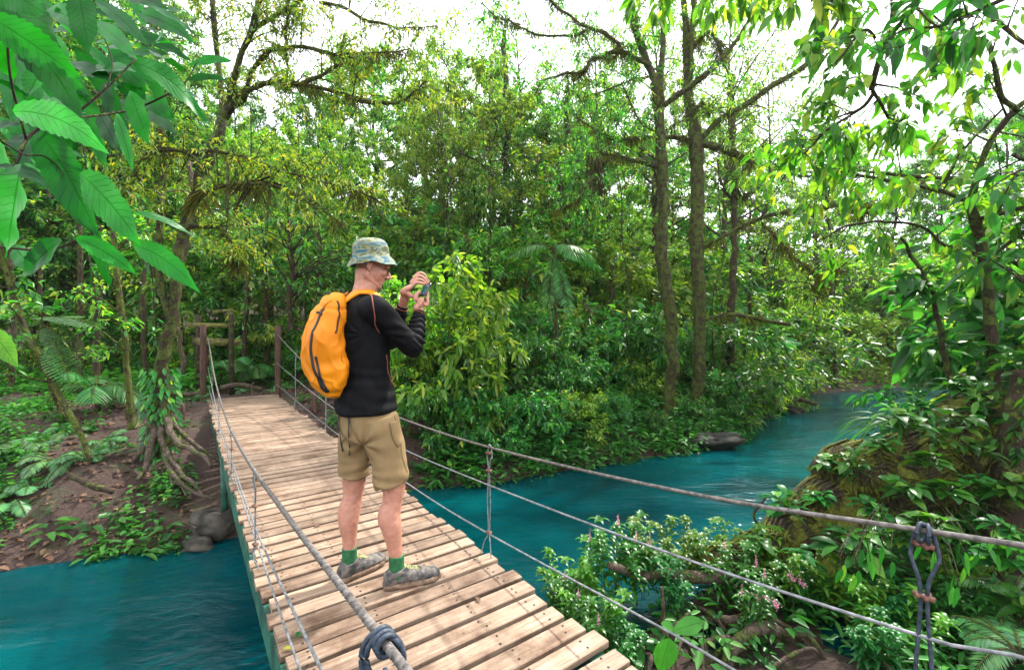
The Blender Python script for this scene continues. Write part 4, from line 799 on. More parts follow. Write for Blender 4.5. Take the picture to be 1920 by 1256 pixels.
LV = [(20,-10,330,480,200,.85,.05),(330,-40,372,225,130,.95,0),(400,0,615,195,75,1.15,.1),(395,85,565,245,85,1.1,.05),(560,265,872,560,150,1.1,-.35),(800,275,975,258,55,1.35,-.1),(545,385,625,605,105,1.15,.0),
      (415,480,500,635,80,1.2,.0),(490,478,557,712,52,1.1,.0),(-20,330,205,500,120,.95,.05),(55,470,442,650,150,.92,-.12),(170,560,400,1000,190,1.0,-.1),(335,730,585,1035,170,1.0,-.06),(90,690,30,1070,260,.8,.0),
      (565,895,822,1005,50,1.1,-.15),(320,1000,562,1150,90,.95,-.05),(560,1030,830,1235,110,1.0,-.12),(400,950,460,1195,130,1.05,.0),(260,1010,95,1160,120,.95,.0),(270,760,385,970,110,1.05,.0),(-60,60,330,330,170,.8,0),
      (-40,540,90,525,60,.85,-.1),(100,690,255,790,80,1.1,-.1),(480,345,300,260,90,1.15,.0),(500,350,610,420,90,1.2,0),(460,210,610,380,110,1.2,0),(330,330,560,300,90,1.2,-.1),(640,230,760,300,110,1.25,-.1),(570,250,450,190,60,1.2,-.1),
      (700,385,860,420,70,1.25,-.1),(780,340,950,335,40,1.35,-.1),(300,480,180,420,90,1.05,0),(130,560,240,480,80,1.1,0),(60,1040,140,1140,90,1.05,0),(-30,150,60,330,110,.95,0),(240,30,300,140,60,1.2,0),(-40,900,60,980,110,1.0,0),(360,540,300,640,70,1.2,0),
      (-60,-80,190,60,160,.75,0),(40,-60,260,260,170,.9,0),(620,470,740,560,60,1.35,0),(200,250,110,420,110,1.0,0),(250,520,330,640,70,1.15,0),(100,-60,210,170,110,1.05,0),(30,620,130,560,60,1.05,0)]
for k, (x0, y0, x1, y1, wpx, d, dr) in enumerate(LV):
    a = P(*cc(x0, y0), d); dd = d+rs.uniform(-.08, .14); b_ = P(*cc(x1, y1), dd); L_ = np.linalg.norm(b_-a); dr = dr*1.0
    droop = .12-dr*1.6 if dr < 0 else .08+dr
    v = (b_-a)+A(0, 0, 1)*droop*L_; v /= (1-.12*droop)
    up = nrm(A(rs.uniform(-.4, .4), -1, rs.uniform(.1, .8) if wpx < 150 else .15))
    pale = k in (8, 10, 15)  # pale underside on one leaf, sheen painted as lighter colour on another
    leaves(lg, a, v, up, np.linalg.norm(v)*1.05, wpx*s_/FPX*d*.86, rs.uniform(.06, .3), droop, [1.0 if pale else rs.rand()*.9], K=25, serr=.06, peak=.42, wavy=.05)
for k in range(120):
    d = rs.uniform(1.15, 2.0); x0, y0 = rs.uniform(-20, 300), rs.uniform(-20, 330); a = P(x0, y0, d); az = rs.uniform(-1.2, .6); L_ = rs.uniform(.10, .22)
    if y0 > 330-x0*.55: continue
    leaves(lg, a, A(math.cos(az), rs.uniform(-.5, .5), math.sin(az)), A(rs.uniform(-.6, .6), -1, rs.uniform(.2, 1.2)), L_, L_*.27, .2, .3, [rs.rand()*.8], K=15, serr=.06, wavy=.06)
e = empty('large_leaved_branch', 'big serrated deep green leaves on dark twigs in the upper left foreground', 'branch', tuple(P(0, 300, 1)))
tg.build('twig', M['bark_dark'], e); lg.build('leaves', G['big'], e)
# single bright leaf at left edge
lg = Geo(); leaves(lg, P(-20, 615, 1.3), P(42, 690, 1.3)-P(-20, 615, 1.3), A(.3, -1, .3), .13, .055, .2, .1, [.62], K=13, serr=.03); tg = Geo(); tube(tg, [P(-20, 615, 1.3), P(-70, 640, 1.35)], .0025, 6)
e = empty('leaf_sprig', 'single bright lime green leaf at the left edge', 'leaf', tuple(P(-20, 615, 1.3))); lg.build('leaf', G['broadlight'], e); tg.build('stem', M['bark_green'], e)

# ------------------------------------------------------------------ right-hand leaning sapling and overhanging branches
def leafy(name, label, cat, traced, nb, L_, subs, per, ln, wd, seed, lm='broad', bark='bark', K=6, ml=.02, mossn=120, t0=.12, up=.0, down=.55, out=.7, droop=.35, per_limb=None, base=None):
    rs = np.random.RandomState(seed); tg, cg, mg = Geo(), Geo(), Geo(); b = P(*traced[0][0][:3]) if base is None else base
    for k, pts in enumerate(traced):
        q = limb(tg, pts, 8, 46, .012, seed+k); moss_on(mg, rs, q, mossn, ml, .005); n = nb[k] if isinstance(nb, (list, tuple)) else nb
        if n: branchlets(tg, cg, rs, q, n, L_, subs, per, ln, wd, droop=droop, K=K, t0=t0, up=up, down=down, out=out, spread=.012)
    return tree_from(name, label, cat, b, [('trunk', tg, M[bark]), ('crown', cg, G[lm]), ('moss', mg, G['moss'])])
leafy('leaning_sapling', 'slender crooked mossy sapling with broad hanging leaves near the right edge', 'tree',
      [[(1885,1010,4.6,12),(1876,850,4.5,11),(1868,700,4.5,10),(1856,600,4.5,9),(1850,520,4.5,9),(1838,450,4.45,9),(1826,405,4.4,8),(1815,378,4.4,8)],
       [(1815,378,4.4,6),(1835,320,4.3,5),(1858,260,4.2,5),(1880,228,4.15,5),(1910,200,4.1,4.5),(1960,170,4.0,4)],
       [(1898,212,4.1,4.5),(1884,180,4.0,4.5),(1871,143,3.95,4),(1860,105,3.9,3.5),(1850,82,3.9,3.5),(1823,67,3.9,3),(1788,60,3.9,2)],
       [(1815,378,4.4,5),(1775,362,4.3,4),(1731,350,4.2,4),(1690,343,4.1,3.5),(1642,334,4.0,3),(1600,326,4.0,2.5),(1565,300,3.95,1.5)],
       [(1830,410,4.4,4),(1860,405,4.3,4),(1900,392,4.2,3.5),(1960,380,4.1,3)],
       [(1860,480,4.5,3),(1900,450,4.4,3.5),(1915,440,4.4,3),(1950,410,4.3,3)],
       [(1770,345,4.3,3),(1800,290,4.2,2.5),(1845,240,4.2,2.2),(1880,205,4.1,2)]],
      [3, 6, 5, 15, 8, 7, 5], .40, 4, 3, .135, .055, 910, lm='broadlight', droop=.3)
leafy('thin_sapling', 'very thin dark sapling left of the crooked right-hand sapling', 'sapling',
      [[(1800,960,5.2,6),(1790,760,5.1,5),(1778,680,5.1,4.5),(1760,600,5.05,4),(1738,530,5.0,3.5),(1712,478,5.0,3),(1690,445,4.9,2)]], [9], .4, 3, 4, .17, .08, 911)
ox = lambda x, y, d, r: (1400+x/3.14, y/3.14, d, r)
leafy('overhanging_branch', 'leafy forked twig hanging down from above at the upper right', 'branch',
      [[ox(880,-300,3.2,7),ox(870,0,3.2,6),ox(830,200,3.2,5.5),ox(770,390,3.25,5),ox(740,540,3.3,4.5)],
       [ox(740,540,3.3,3.5),ox(660,620,3.3,3),ox(580,690,3.35,2.8),ox(500,760,3.4,2.5),ox(430,820,3.4,2),ox(330,900,3.4,1.2)],
       [ox(740,540,3.3,3),ox(790,610,3.3,2.5),ox(840,700,3.3,2),ox(960,760,3.2,1.5)],
       [ox(800,300,3.2,3),ox(700,180,3.1,2.5),ox(560,330,3.1,2),ox(460,420,3.1,1.5)],
       [ox(840,150,3.2,3),ox(960,40,3.1,2.5),ox(1100,130,3.0,2),ox(1180,180,3.0,1.5)]], [7, 16, 10, 10, 5], .34, 4, 3, .105, .046, 912, lm='broadlight', bark='bark_dark', mossn=40)
leafy('overhanging_branch', 'thin leafy spray crossing behind the crooked right-hand sapling', 'branch',
      [[(2020,300,5.2,5),(1900,330,5.2,4.5),(1800,335,5.3,4),(1700,330,5.3,3),(1600,320,5.3,2.5),(1500,330,5.4,2),(1440,300,5.4,1.2)],
       [(2000,120,4.6,4),(1930,90,4.6,3.5),(1860,40,4.7,3),(1800,60,4.7,2),(1740,20,4.7,1.5)],
       [(2040,520,5.0,4),(1930,500,5.0,3.5),(1800,470,5.0,3),(1700,420,5.1,2.5),(1600,420,5.1,2),(1540,450,5.2,1.2)]], [26, 10, 16], .45, 4, 4, .12, .05, 913, lm='broadlight', bark='bark_dark', K=5)
leafy('overhanging_branch', 'row of bright backlit leaves hanging in at the top edge above the twin trunks', 'branch',
      [[(1560,-60,4.2,5),(1480,-40,4.2,4),(1400,-25,4.2,3.5),(1320,-18,4.2,3),(1240,-12,4.2,2),(1180,-25,4.2,1.2)],
       [(1700,-70,3.6,5),(1620,-40,3.6,4),(1560,-10,3.6,3),(1500,-25,3.6,2)]], [30, 24], .3, 4, 4, .13, .05, 914, lm='light', bark='bark_dark', down=.9)
leafy('overhanging_branch', 'dark green leaves on a drooping twig at the top right corner', 'branch',
      [[(2000,-60,2.2,5),(1900,-10,2.2,4.5),(1830,20,2.25,4),(1760,50,2.3,3),(1700,55,2.3,2),(1660,75,2.3,1.2)]], [11], .24, 3, 4, .10, .045, 915, bark='bark_dark', down=.4)
leafy('leafy_bush', 'dense dark broad-leaved bush filling the right edge', 'bush',
      [[(2060,900,4.2,12),(2010,600,4.2,10),(1990,400,4.2,8),(1950,200,4.2,6)],[(2010,700,4.2,7),(1960,560,4.0,6),(1910,520,3.9,4)],[(2000,500,4.2,6),(1950,330,4.0,5),(1900,290,3.9,3)]], [7, 4, 4], .45, 4, 3, .15, .065, 916, lm='broad', bark='bark_dark')
# two bigger leaves beside the forked twig
lg, tg = Geo(), Geo()
for (x0, y0, x1, y1, w_, d) in ((1728,84,1758,150,36,3.0),(1690,70,1672,142,24,3.1),(1666,75,1680,150,14,3.0),(1540,55,1528,88,22,3.2),(1800,32,1806,66,20,3.2),(1690,20,1706,66,26,2.9)):
    a, b_ = P(x0, y0, d), P(x1, y1, d+.03); leaves(lg, a, b_-a, A(.2, -1, .3), np.linalg.norm(b_-a), w_/FPX*d, .15, .05, [rs.rand()*.5], K=11, serr=.03); tube(tg, [a+A(.005, 0, .06), a], .0018, 5)
    tube(tg, [a+A(.005, 0, .06), P(1690, 30, 3.1)], .0018, 5)
e = empty('leaf_spray', 'few large dark leaves dangling in front of the white sky, upper right', 'leaf', tuple(P(1728, 84, 3))); lg.build('leaves', G['big'], e); tg.build('stem', M['bark_dark'], e)

# ------------------------------------------------------------------ fallen mossy trunk, roots and plants lower right
rs = np.random.RandomState(950)
tg, mg, rg = Geo(), Geo(), Geo()
main = limb(tg, [(1330,1080,3.7,18),(1420,1030,3.9,28),(1500,975,4.1,38),(1590,925,4.2,50),(1690,870,4.3,66),(1800,835,4.4,62),(1900,800,4.5,52),(2020,760,4.6,48)], 14, 60, .06, 95)
moss_on(mg, rs, main, 6500, .05, .016, .2)
# the standing buttress under it
q1 = limb(tg, [(1600,930,4.2,30),(1570,1000,4.0,26),(1552,1080,3.8,24),(1545,1180,3.6,26),(1530,1300,3.4,36)], 10, 30, .04, 96); moss_on(mg, rs, q1, 300, .04)
for pts in ([(1540,1250,3.35,16),(1480,1195,3.2,13),(1420,1180,3.1,12),(1375,1215,3.0,12),(1350,1290,2.9,12)],[(1500,1225,3.3,9),(1430,1150,3.3,8),(1330,1170,3.3,8),(1250,1190,3.2,7),(1180,1240,3.1,7)],[(1480,1200,3.2,7),(1400,1195,3.1,8),(1330,1235,3.0,8),(1290,1290,2.9,8)],
            [(1560,1100,3.7,8),(1640,1180,3.5,7),(1740,1230,3.4,7),(1820,1290,3.3,7)],[(1360,1085,3.6,12),(1290,1080,3.5,11),(1200,1075,3.4,9),(1140,1062,3.3,6)],[(1230,1270,3,4),(1260,1190,3.1,4),(1290,1150,3.2,3)],[(1245,1250,3,3.5),(1243,1160,3,3.5),(1240,1100,3,3)]):
    q = limb(rg, pts, 8, 26, .03, 97); moss_on(mg, rs, q[:16], 150, .02)
for k in range(26):     # wiry roots arching over the soil of the near bank
    c_ = A(rs.uniform(.75, 2.4), rs.uniform(1.9, 3.5), 0); c_[2] = gz(c_[0], c_[1]); a_ = rs.uniform(0, 6.28); L_ = rs.uniform(.25, .7); v_ = A(math.cos(a_), math.sin(a_), 0); r_ = rs.uniform(.008, .028)
    pp = spline([c_-A(0, 0, .05), c_+v_*L_*.25+A(0, 0, rs.uniform(.05, .22)), c_+v_*L_*.6+A(0, 0, rs.uniform(.04, .16))+A(rs.normal()*.08, rs.normal()*.08, 0), c_+v_*L_-A(0, 0, .05)], 24)
    tube(rg, pp, r_*np.linspace(1, .5, 24)*(1+.15*noise3(pp*12, 3)), 8)
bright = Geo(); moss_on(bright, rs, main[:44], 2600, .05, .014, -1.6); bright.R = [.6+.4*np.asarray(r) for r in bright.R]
e = empty('fallen_tree', 'thick moss-covered leaning trunk with tangled roots at the lower right', 'fallen tree', tuple(P(1500, 975, 4.1)))
tt_ = nrm(np.gradient(main[:, :3], axis=0)); aa_ = nrm(np.cross(tt_, A(0, 0, 1))); bb_ = np.cross(aa_, tt_)
for k in range(70):      # fibrous aerial roots running along the bark
    i0 = rs.randint(0, 30); i1 = min(59, i0+rs.randint(12, 36)); a_ = rs.uniform(0, 6.28)+np.cumsum(rs.normal(0, .09, i1-i0)); ii = np.arange(i0, i1)
    tube(tg, main[ii, :3]+(aa_[ii]*np.cos(a_)[:, None]+bb_[ii]*np.sin(a_)[:, None])*(main[ii, 3]*(1.02+.05*rs.rand()))[:, None], rs.uniform(.004, .014), 5)
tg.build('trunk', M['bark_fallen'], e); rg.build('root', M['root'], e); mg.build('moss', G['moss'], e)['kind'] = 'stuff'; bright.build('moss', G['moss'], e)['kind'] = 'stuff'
leafy('dark_trunk', 'dark leaf-wrapped standing trunk at the lower right corner', 'tree', [[(1890,1330,3.5,40),(1888,1150,3.6,36),(1895,1000,3.7,32),(1905,850,3.8,28),(1930,700,3.9,24)]], [30], .28, 4, 4, .10, .045, 917, bark='bark_dark', ml=.04)
# broad-leaved plants growing on the trunk
def rosette_plant(seed, nl, ln, wd, ht, lm, stems=3, K=8, name='broad_leaved_plant', droop=.4):
    rs = np.random.RandomState(seed); tg, lg = Geo(), Geo()
    for s_ in range(stems):
        a = rs.uniform(0, 6.28); top = A(math.cos(a)*ht*.5, math.sin(a)*ht*.5, ht*rs.uniform(.6, 1.1)); tube(tg, spline([A(0, 0, -.03), top*.5+A(0, 0, .03), top], 8), .004, 5)
        m_ = nl; az = rs.uniform(0, 6.28, m_); el = rs.uniform(-.2, .9, m_); d = np.stack([np.cos(az)*np.cos(el), np.sin(az)*np.cos(el), np.sin(el)], -1); t = rs.uniform(.35, 1, m_)[:, None]
        leaves(lg, top*t+d*.015, d, A(0, 0, 1)+rs.normal(size=(m_, 3))*.25, ln*rs.uniform(.6, 1.15, m_), wd*rs.uniform(.8, 1.2, m_), .2, droop, rs.rand(m_)*.97, K=K, peak=.45)
    return Proto(name, tg, lg, M['bark_green'], lm, 'stem', 'leaves')
R1 = rosette_plant(1, 9, .15, .062, .16, G['broad']); R2 = rosette_plant(2, 8, .19, .075, .20, G['broad'], 4); R3 = rosette_plant(3, 10, .12, .05, .12, G['bank'], 4)
spots = [(1480,960,4.0,0),(1530,935,4.05,2),(1560,880,4.2,1),(1610,880,4.15,0),(1650,835,4.2,2),(1700,800,4.2,1),(1740,870,4.0,1),(1690,930,3.95,0),(1640,960,3.9,2),(1770,930,3.9,1),(1790,800,4.25,0),(1830,850,4.1,1),(1860,790,4.3,0),(1900,850,4.1,2),(1900,760,4.3,1),(1840,740,4.5,0),(1790,730,4.6,1),(1560,1010,3.8,0),(1500,1040,3.6,2),(1600,1040,3.7,1),(1680,1010,3.7,0),(1740,1000,3.6,1),(1870,930,3.9,0),(1730,760,4.7,2),(1910,690,4.5,1),(1850,660,4.8,0),(1920,930,3.8,1),(1420,1020,3.8,2),(1820,900,4.0,2),(1760,830,4.1,0),(1880,1060,3.3,1),(1910,1150,3.2,0),(1890,1000,3.4,2)]
for k, (px, py, d, v) in enumerate(spots):
    [R1, R2, R3][v].place(tuple(P(px, py+14, d-(.30 if px > 1580 else .12))), k*2.1, rs.uniform(.85, 1.15), f'{["broad-leaved", "large-leaved", "small glossy"][v]} plant {"low on" if px < 1620 else "midway along" if px < 1780 else "high on"} the fallen mossy trunk, {ORD[k]} counted upward', 'plant', 'plants growing on the fallen mossy trunk')
# hanging leaves below the right cable
lg, tg = Geo(), Geo()
for k in range(34):
    px, py = rs.uniform(1560, 1900), rs.uniform(1000, 1100); d = rs.uniform(2.7, 3.3); a = P(px, py, d); leaves(lg, a, A(rs.uniform(-.4, .4), rs.uniform(-.3, .3), -1), A(.3, -1, .4), rs.uniform(.10, .16), .05, .2, .05, [rs.rand()], K=9); tube(tg, spline([a, a+A(.02, .03, .12), P(1700+(px-1700)*.5, 930, 3.9)], 8), .002, 4)
e = empty('hanging_plant', 'dark oval leaves hanging on thin stems below the fallen trunk', 'plant', tuple(P(1700, 930, 3.9))); lg.build('leaves', G['broad'], e); tg.build('stem', M['bark_dark'], e)
# lance-leaved plants with pink flower spikes
def lance(seed, stems, ht, flowers, lm):
    rs = np.random.RandomState(seed); tg, lg = Geo(), Geo(); fgs = []
    for s_ in range(stems):
        a = rs.uniform(0, 6.28); le = rs.uniform(.05, .6); h = ht*rs.uniform(.55, 1.1); r0_ = rs.rand()*.12; st = spline([A(math.cos(a)*r0_, math.sin(a)*r0_, -.05), A(math.cos(a)*(r0_+le*h*.3), math.sin(a)*(r0_+le*h*.3), h*.5), A(math.cos(a)*(r0_+le*h*.8), math.sin(a)*(r0_+le*h*.8), h)], 14)
        tube(tg, st, np.linspace(.003, .0012, 14), 5)
        for k in range(4, 14, 2 if s_ % 2 else 1):
            m_ = 3 if k < 12 else 7; az = rs.uniform(0, 6.28)+np.arange(m_)*6.28/m_; el = .35+.5*(k/13); d = np.stack([np.cos(az)*math.cos(el), np.sin(az)*math.cos(el), np.full(m_, math.sin(el))], -1)
            leaves(lg, st[k]+d*.004, d, A(0, 0, 1), .15*rs.uniform(.45, 1.1, m_)*(1.25-k/26), .027, .3, .6, np.clip(.02+.45*rs.rand(m_)+k*.012, 0, .62), K=5, peak=.4)
        if s_ < flowers:
            n = 46; t = rs.rand(n); fg = Geo(); fgs.append(fg); leaves(fg, st[-1]+A(0, 0, .085)*t[:, None]+rs.normal(size=(n, 3))*.003, nrm(rs.normal(size=(n, 3))+A(0, 0, .6)), rs.normal(size=(n, 3)), .013*(1.2-t), .007, .3, .1, rs.rand(n))
    p = Proto('flowering_plant' if flowers else 'lance_leaved_plant', tg, lg, M['bark_green'], lm, 'stem', 'leaves')
    for fg in fgs: p.more.append(('flower_spike', mesh_np('flower_spike', np.concatenate(fg.V), np.concatenate(fg.Q), G['pink'], np.concatenate(fg.R), np.concatenate(fg.U))))
    return p
N1, N2, N3 = lance(1, 9, .40, 0, G['light']), lance(2, 8, .48, 2, G['forest']), lance(3, 10, .36, 0, G['bank'])
k = 0
for (px, py, d, v) in ((1075,1130,3.5,1),(1110,1090,3.6,0),(1140,1050,3.5,1),(1120,1150,3.2,0),(1200,1060,3.5,1),(1240,1040,3.7,0),(1290,1030,3.8,0),(1340,1025,3.9,0),(1380,1030,3.8,0),(1270,1090,3.4,2),(1380,1090,3.5,1),(1470,1070,3.6,0),
       (1420,1140,3.2,1),(1100,1180,3.0,1),(1160,1210,2.9,2),(1520,1070,3.5,2),(1600,1110,3.4,0),(1660,1140,3.3,2),(1680,1230,3.0,0),(1760,1180,3.2,2),(1630,1260,2.9,2),(1800,1120,3.5,0),(1850,1220,3.0,2),(1060,1090,3.7,0),(1200,1010+20,3.8,0)):
    b = P(px, py, d); b[2] = max(b[2]-.22, gz(b[0], d)+.02) if px < 1480 else gz(b[0], d)
    [N1, N2, N3][v].place(tuple(b), k*1.9, rs.uniform(.85, 1.15), f'{["pale lance-leaved plant", "lance-leaved plant with pink flower spikes", "darker lance-leaved plant"][v]} {"at the water edge" if px < 1200 else "among the roots" if px < 1500 else "right of the roots"}, {ORD[k] if k < 34 else ["thirty-fifth", "thirty-sixth", "thirty-seventh", "thirty-eighth"][k-34]} on the near bank', 'plant', 'lance-leaved plants on the near bank'); k += 1
# pink blossom head
fg = Geo()
for (px, py, d) in ((1430,1110,3.1),(1450,1125,3.1),(1480,1075,3.3),(1500,1085,3.3),(1415,1112,3.1),(1490,1045,3.4)):
    n = 60; t = rs.rand(n); leaves(fg, P(px, py, d)+A(.03, 0, -.05)*t[:, None]+rs.normal(size=(n, 3))*.008, nrm(rs.normal(size=(n, 3))), rs.normal(size=(n, 3)), .014, .008, .3, .1, rs.rand(n))
tg = Geo()
for (px, py, d) in ((1430,1110,3.1),(1480,1075,3.3)): tube(tg, [P(px, py, d), P(px+15, py+110, d)], .0022, 5)
e = empty('flower_cluster', 'cluster of small pink blossoms above the roots', 'flowers', tuple(P(1450, 1125, 3.1))); fg.build('blossom', G['pink'], e); tg.build('stem', M['bark_green'], e)
rosettes('ground_cover', G['bank'], 1700, (.45, 9, .6, 5.4), lambda x, y, s: (s > .0) & (offbridge(x, y)), .11, .028, 10, 'pale narrow-leaved ground plants on the near bank right of the bridge', 36, h=.26, K=0, dens=lambda x, y: np.where(np.hypot(x-1.5, y-3.1) < 1.0, .15, 1))
rosettes('ground_cover', G['bank'], 1500, (.45, 9, .6, 5.4), lambda x, y, s: (s > .0) & (offbridge(x, y)), .11, .045, 9, 'dark leafy ground plants on the near bank right of the bridge', 37, h=.2, K=0, dens=lambda x, y: np.where(np.hypot(x-1.5, y-3.1) < 1.0, .35, 1))
# big single round leaves beside the deck end
lg, tg = Geo(), Geo()
for (x0, y0, x1, y1, w_, d) in ((1255,1195,1238,1256,46,2.0),(1318,1165,1262,1180,30,2.3),(1262,1180,1240,1166,22,2.3)):
    a, b_ = P(x0, y0, d), P(x1, y1, d); leaves(lg, a, b_-a, A(.2, -.8, .7), np.linalg.norm(b_-a)*1.05, w_/FPX*d, .12, .05, [.9], K=11, serr=.02); tube(tg, spline([a, a+A(.01, .02, -.06), a+A(.06, .1, -.35)], 8), .0025, 5)
e = empty('broad_leaved_plant', 'small plant with round bright leaves at the edge of the deck, bottom centre', 'plant', tuple(P(1255, 1195, 2.0))); lg.build('leaves', G['broad'], e); tg.build('stem', M['bark_green'], e)
# arching strap-leaved plant over the water
def strap_plant(loc, n, ln, wd, label, seed, az0, azr, mat='palm'):
    rs = np.random.RandomState(seed); lg, tg = Geo(), Geo(); loc = np.array(loc, float); az = az0+rs.uniform(-azr, azr, n); el = rs.uniform(.3, 1.2, n); d = np.stack([np.cos(az)*np.cos(el), np.sin(az)*np.cos(el), np.sin(el)], -1)
    leaves(lg, loc+d*.03, d, A(0, 0, 1), ln*rs.uniform(.55, 1.1, n), wd, .3, .7, rs.rand(n), K=12, peak=.4)
    for k in range(0, n, 3): tube(tg, [loc-A(0, 0, .05), loc+d[k]*.08], .005, 5)
    e = empty('strap_leaved_plant', label, 'plant', tuple(loc)); lg.build('leaves', G[mat], e); tg.build('stem', M['bark_green'], e)
strap_plant(P(1700, 815, 4.2), 26, .85, .05, 'arching strap-leaved plant leaning out over the turquoise water', 60, 2.9, 1.3)
strap_plant(P(1740, 800, 4.4), 16, .7, .035, 'upright grassy plant behind the arching strap-leaved one', 61, 2.2, 2.5)
strap_plant(P(1840, 760, 4.2), 14, .5, .045, 'strap-leaved plant at the foot of the crooked sapling', 62, 2.0, 3)
for k, (px, py, d) in enumerate(((1900,1120,3.0),(1880,1200,2.8),(1915,1230,2.6))): fern(P(px, py, d), 640+k, f'{["upper", "middle", "lowest"][k]} green fern at the lower right corner', .45, 7, None)
# shrubs on the south bank at the right
for k, (x, y, s_, pr) in enumerate(((5.3,4.7,1.0,B2),(6.0,5.0,1.5,B1),(6.9,5.2,1.9,B2),(5.6,4.2,.8,B1),(7.8,5.6,2.3,B2),(9.0,6.0,2.6,B1),(6.4,4.3,1.4,B2),(5.0,5.0,.7,B1),(8.2,6.3,1.7,B3),(10.4,7,2.2,B3))):
    pr.place((x, y, gz(x, y)), k*1.3, s_, f'leafy shrub behind the fallen mossy trunk, {ORD[k]} counting away from the water', 'shrub', 'shrubs on the near bank at the right')

# ------------------------------------------------------------------ small things
def rock(name, c, r, label, seed, mat, flat=.7):
    rs = np.random.RandomState(seed); n, m_ = 22, 30; th = np.linspace(.001, math.pi-.001, n)[:, None]; ph = np.linspace(0, 2*math.pi, m_, endpoint=False)[None]
    u = np.stack([np.sin(th)*np.cos(ph), np.sin(th)*np.sin(ph), np.cos(th)+0*ph], -1).reshape(-1, 3); q = u*(1+.22*noise3(u*1.6, seed)+.10*noise3(u*4, seed+1)+.05*noise3(u*9, seed+2))[:, None]*np.array(r)
    i = np.arange(n-1)[:, None]*m_; j = np.arange(m_)[None]; j2 = (j+1) % m_; Q = np.stack([i+j, i+m_+j, i+m_+j2, i+j2], -1).reshape(-1, 4)
    o = obj(name, mesh_np(name, q, Q, mat), None, tuple(c)); return tag(o, label, 'rock')
M['rock'] = solid('grey_rock', (.010, .009, .006), .85, col2=(.06, .05, .038), scale=7, bump=.8)
M['rockdark'] = solid('wet_rock', (.004, .005, .003), .8, col2=(.022, .022, .014), scale=9, bump=.6)
c = P(402, 985, 4.95); rock('rock', (c[0], c[1], -.82), (.24, .22, .16), 'pale rough rock carrying the green support leg under the bridge', 3, M['rock'])
c = P(1340, 822, 8.5); rock('boulder', (c[0], c[1], -.80), (.5, .2, .15), 'dark wet boulder at the water edge below the twin mossy trunks', 4, M['rockdark'])
c = P(370, 1005, 4.7); rock('rock', (c[0], c[1], -.95), (.16, .12, .1), 'smaller rock left of the bridge support rock', 6, M['rock'])
c = P(1480, 745, 12.2); rock('rock', (c[0], c[1], -.95), (.4, .3, .18), 'low dark rock at the far river bend', 7, M['rockdark'])
def log(name, pts, label, cat, mat, mossn=120, g=None):
    tg, mg = Geo(), Geo(); rs = np.random.RandomState(int(pts[0][0])); q = limb(tg, pts, 8, 30, .02, 5); 
    e = empty(name, label, cat, tuple(q[len(q)//2, :3]), g); tg.build('stem', mat, e)
    if mossn: moss_on(mg, rs, q, mossn, .02); mg.build('moss', G['moss'], e)
log('fallen_branch', [(130,890,5.0,6),(165,905,4.9,7),(210,922,4.85,6)], 'short broken branch lying on the muddy left bank', 'branch', M['bark_dark'], 0)
log('fallen_log', [(410,726,8.8,5),(450,722,9,6),(490,730,9.2,5)], 'half-buried log lying across the path beyond the bridge', 'log', M['root'], 60)
log('fallen_log', [(300,745,7.6,5),(340,732,7.9,5),(375,735,8.1,5)], 'pale root-like log beside the left bridge post', 'log', M['root'], 30)
log('stick', [(1432,992,4.4,3),(1433,960,4.4,3.2),(1432,932,4.4,2.4)], 'short upright stick at the water edge behind the right handrail cable', 'stick', M['bark_dark'], 0)
log('fallen_branch', [(770,838,7.4,2.5),(820,828,7.3,2.5),(870,820,7.2,2)], 'thin pale fallen branch lying in the bank shrubs right of the hiker', 'branch', M['root'], 0)
log('fallen_branch', [(1410,760,11.5,6),(1480,748,11.8,6),(1530,755,12,4)], 'dead branch reaching over the water at the river bend', 'branch', M['bark_dark'], 100)
log('fallen_log', [(1120,690,10.5,5),(1200,680,10.5,8),(1236,676,10.6,8)], 'dark fallen log lying left of the twin mossy trunks', 'log', M['bark_dark'], 100)
log('stump', [(342,786,6.9,6),(342,770,6.9,6),(342,757,6.9,5.5)], 'short sawn stump stake left of the bridge', 'stump', M['post'], 0)
for k, (px, py, L_) in enumerate(((40,1000,.5),(120,960,.4),(330,905,.5),(230,960,.35))):
    d = 4.9; c = P(px, py, d); c[2] = gz(c[0], d)+.01; r_ = np.random.RandomState(k); tg = Geo(); v = A(r_.uniform(.5, 1), r_.uniform(-.4, .4), .05); tube(tg, spline([c, c+v*L_*.5+A(0, 0, .03), c+v*L_], 12), .008, 6)
    tag(tg.build('twig', M['root']), ['grey twig on the bank at the far left edge', 'grey twig in the low plants left of the bridge', 'twig lying at the foot of the bare roots', 'twig near the waterline left of the rock'][k], 'twig')
M['rail'] = solid('mossy_rail', (.035, .03, .012), .9, col2=(.16, .15, .03), scale=14, bump=.6)
# mossy rail fence behind the left post
e = empty('rail_fence', 'mossy two-rail wooden fence behind the left bridge post', 'fence', tuple(P(400, 650, 9.6)))
for (x0, y0, x1, y1, r) in ((353,609,440,611,4),(362,640,452,642,6.5),(400,585,436,582,3)):
    g = Geo(); a, b_ = P(x0, y0, 9.0), P(x1, y1, 9.4); d_ = (b_-a)/2; box(g, (a+b_)/2, d_, A(0, .02, 0), A(0, 0, r/FPX*9.6)); g.build('rail', M['rail'], e)
for px in (372, 434):
    g = Geo(); d = 9.3; a = P(px, 590, d); b_ = a.copy(); b_[2] = gz(a[0], d)-.1; tube(g, [b_, (a+b_)/2, a], .05, 8); g.build('post', M['bark_dark'], e)
log('stake', [(386,712,9.5,5),(386,680,9.5,5),(386,640,9.5,5)], 'short dark stake beside the rail fence', 'stake', M['post'], 0)
log('stake', [(474,742,8.6,2),(474,730,8.6,2),(474,718,8.6,2)], 'tiny upright stick on the path before the right bridge post', 'stick', M['post'], 0)

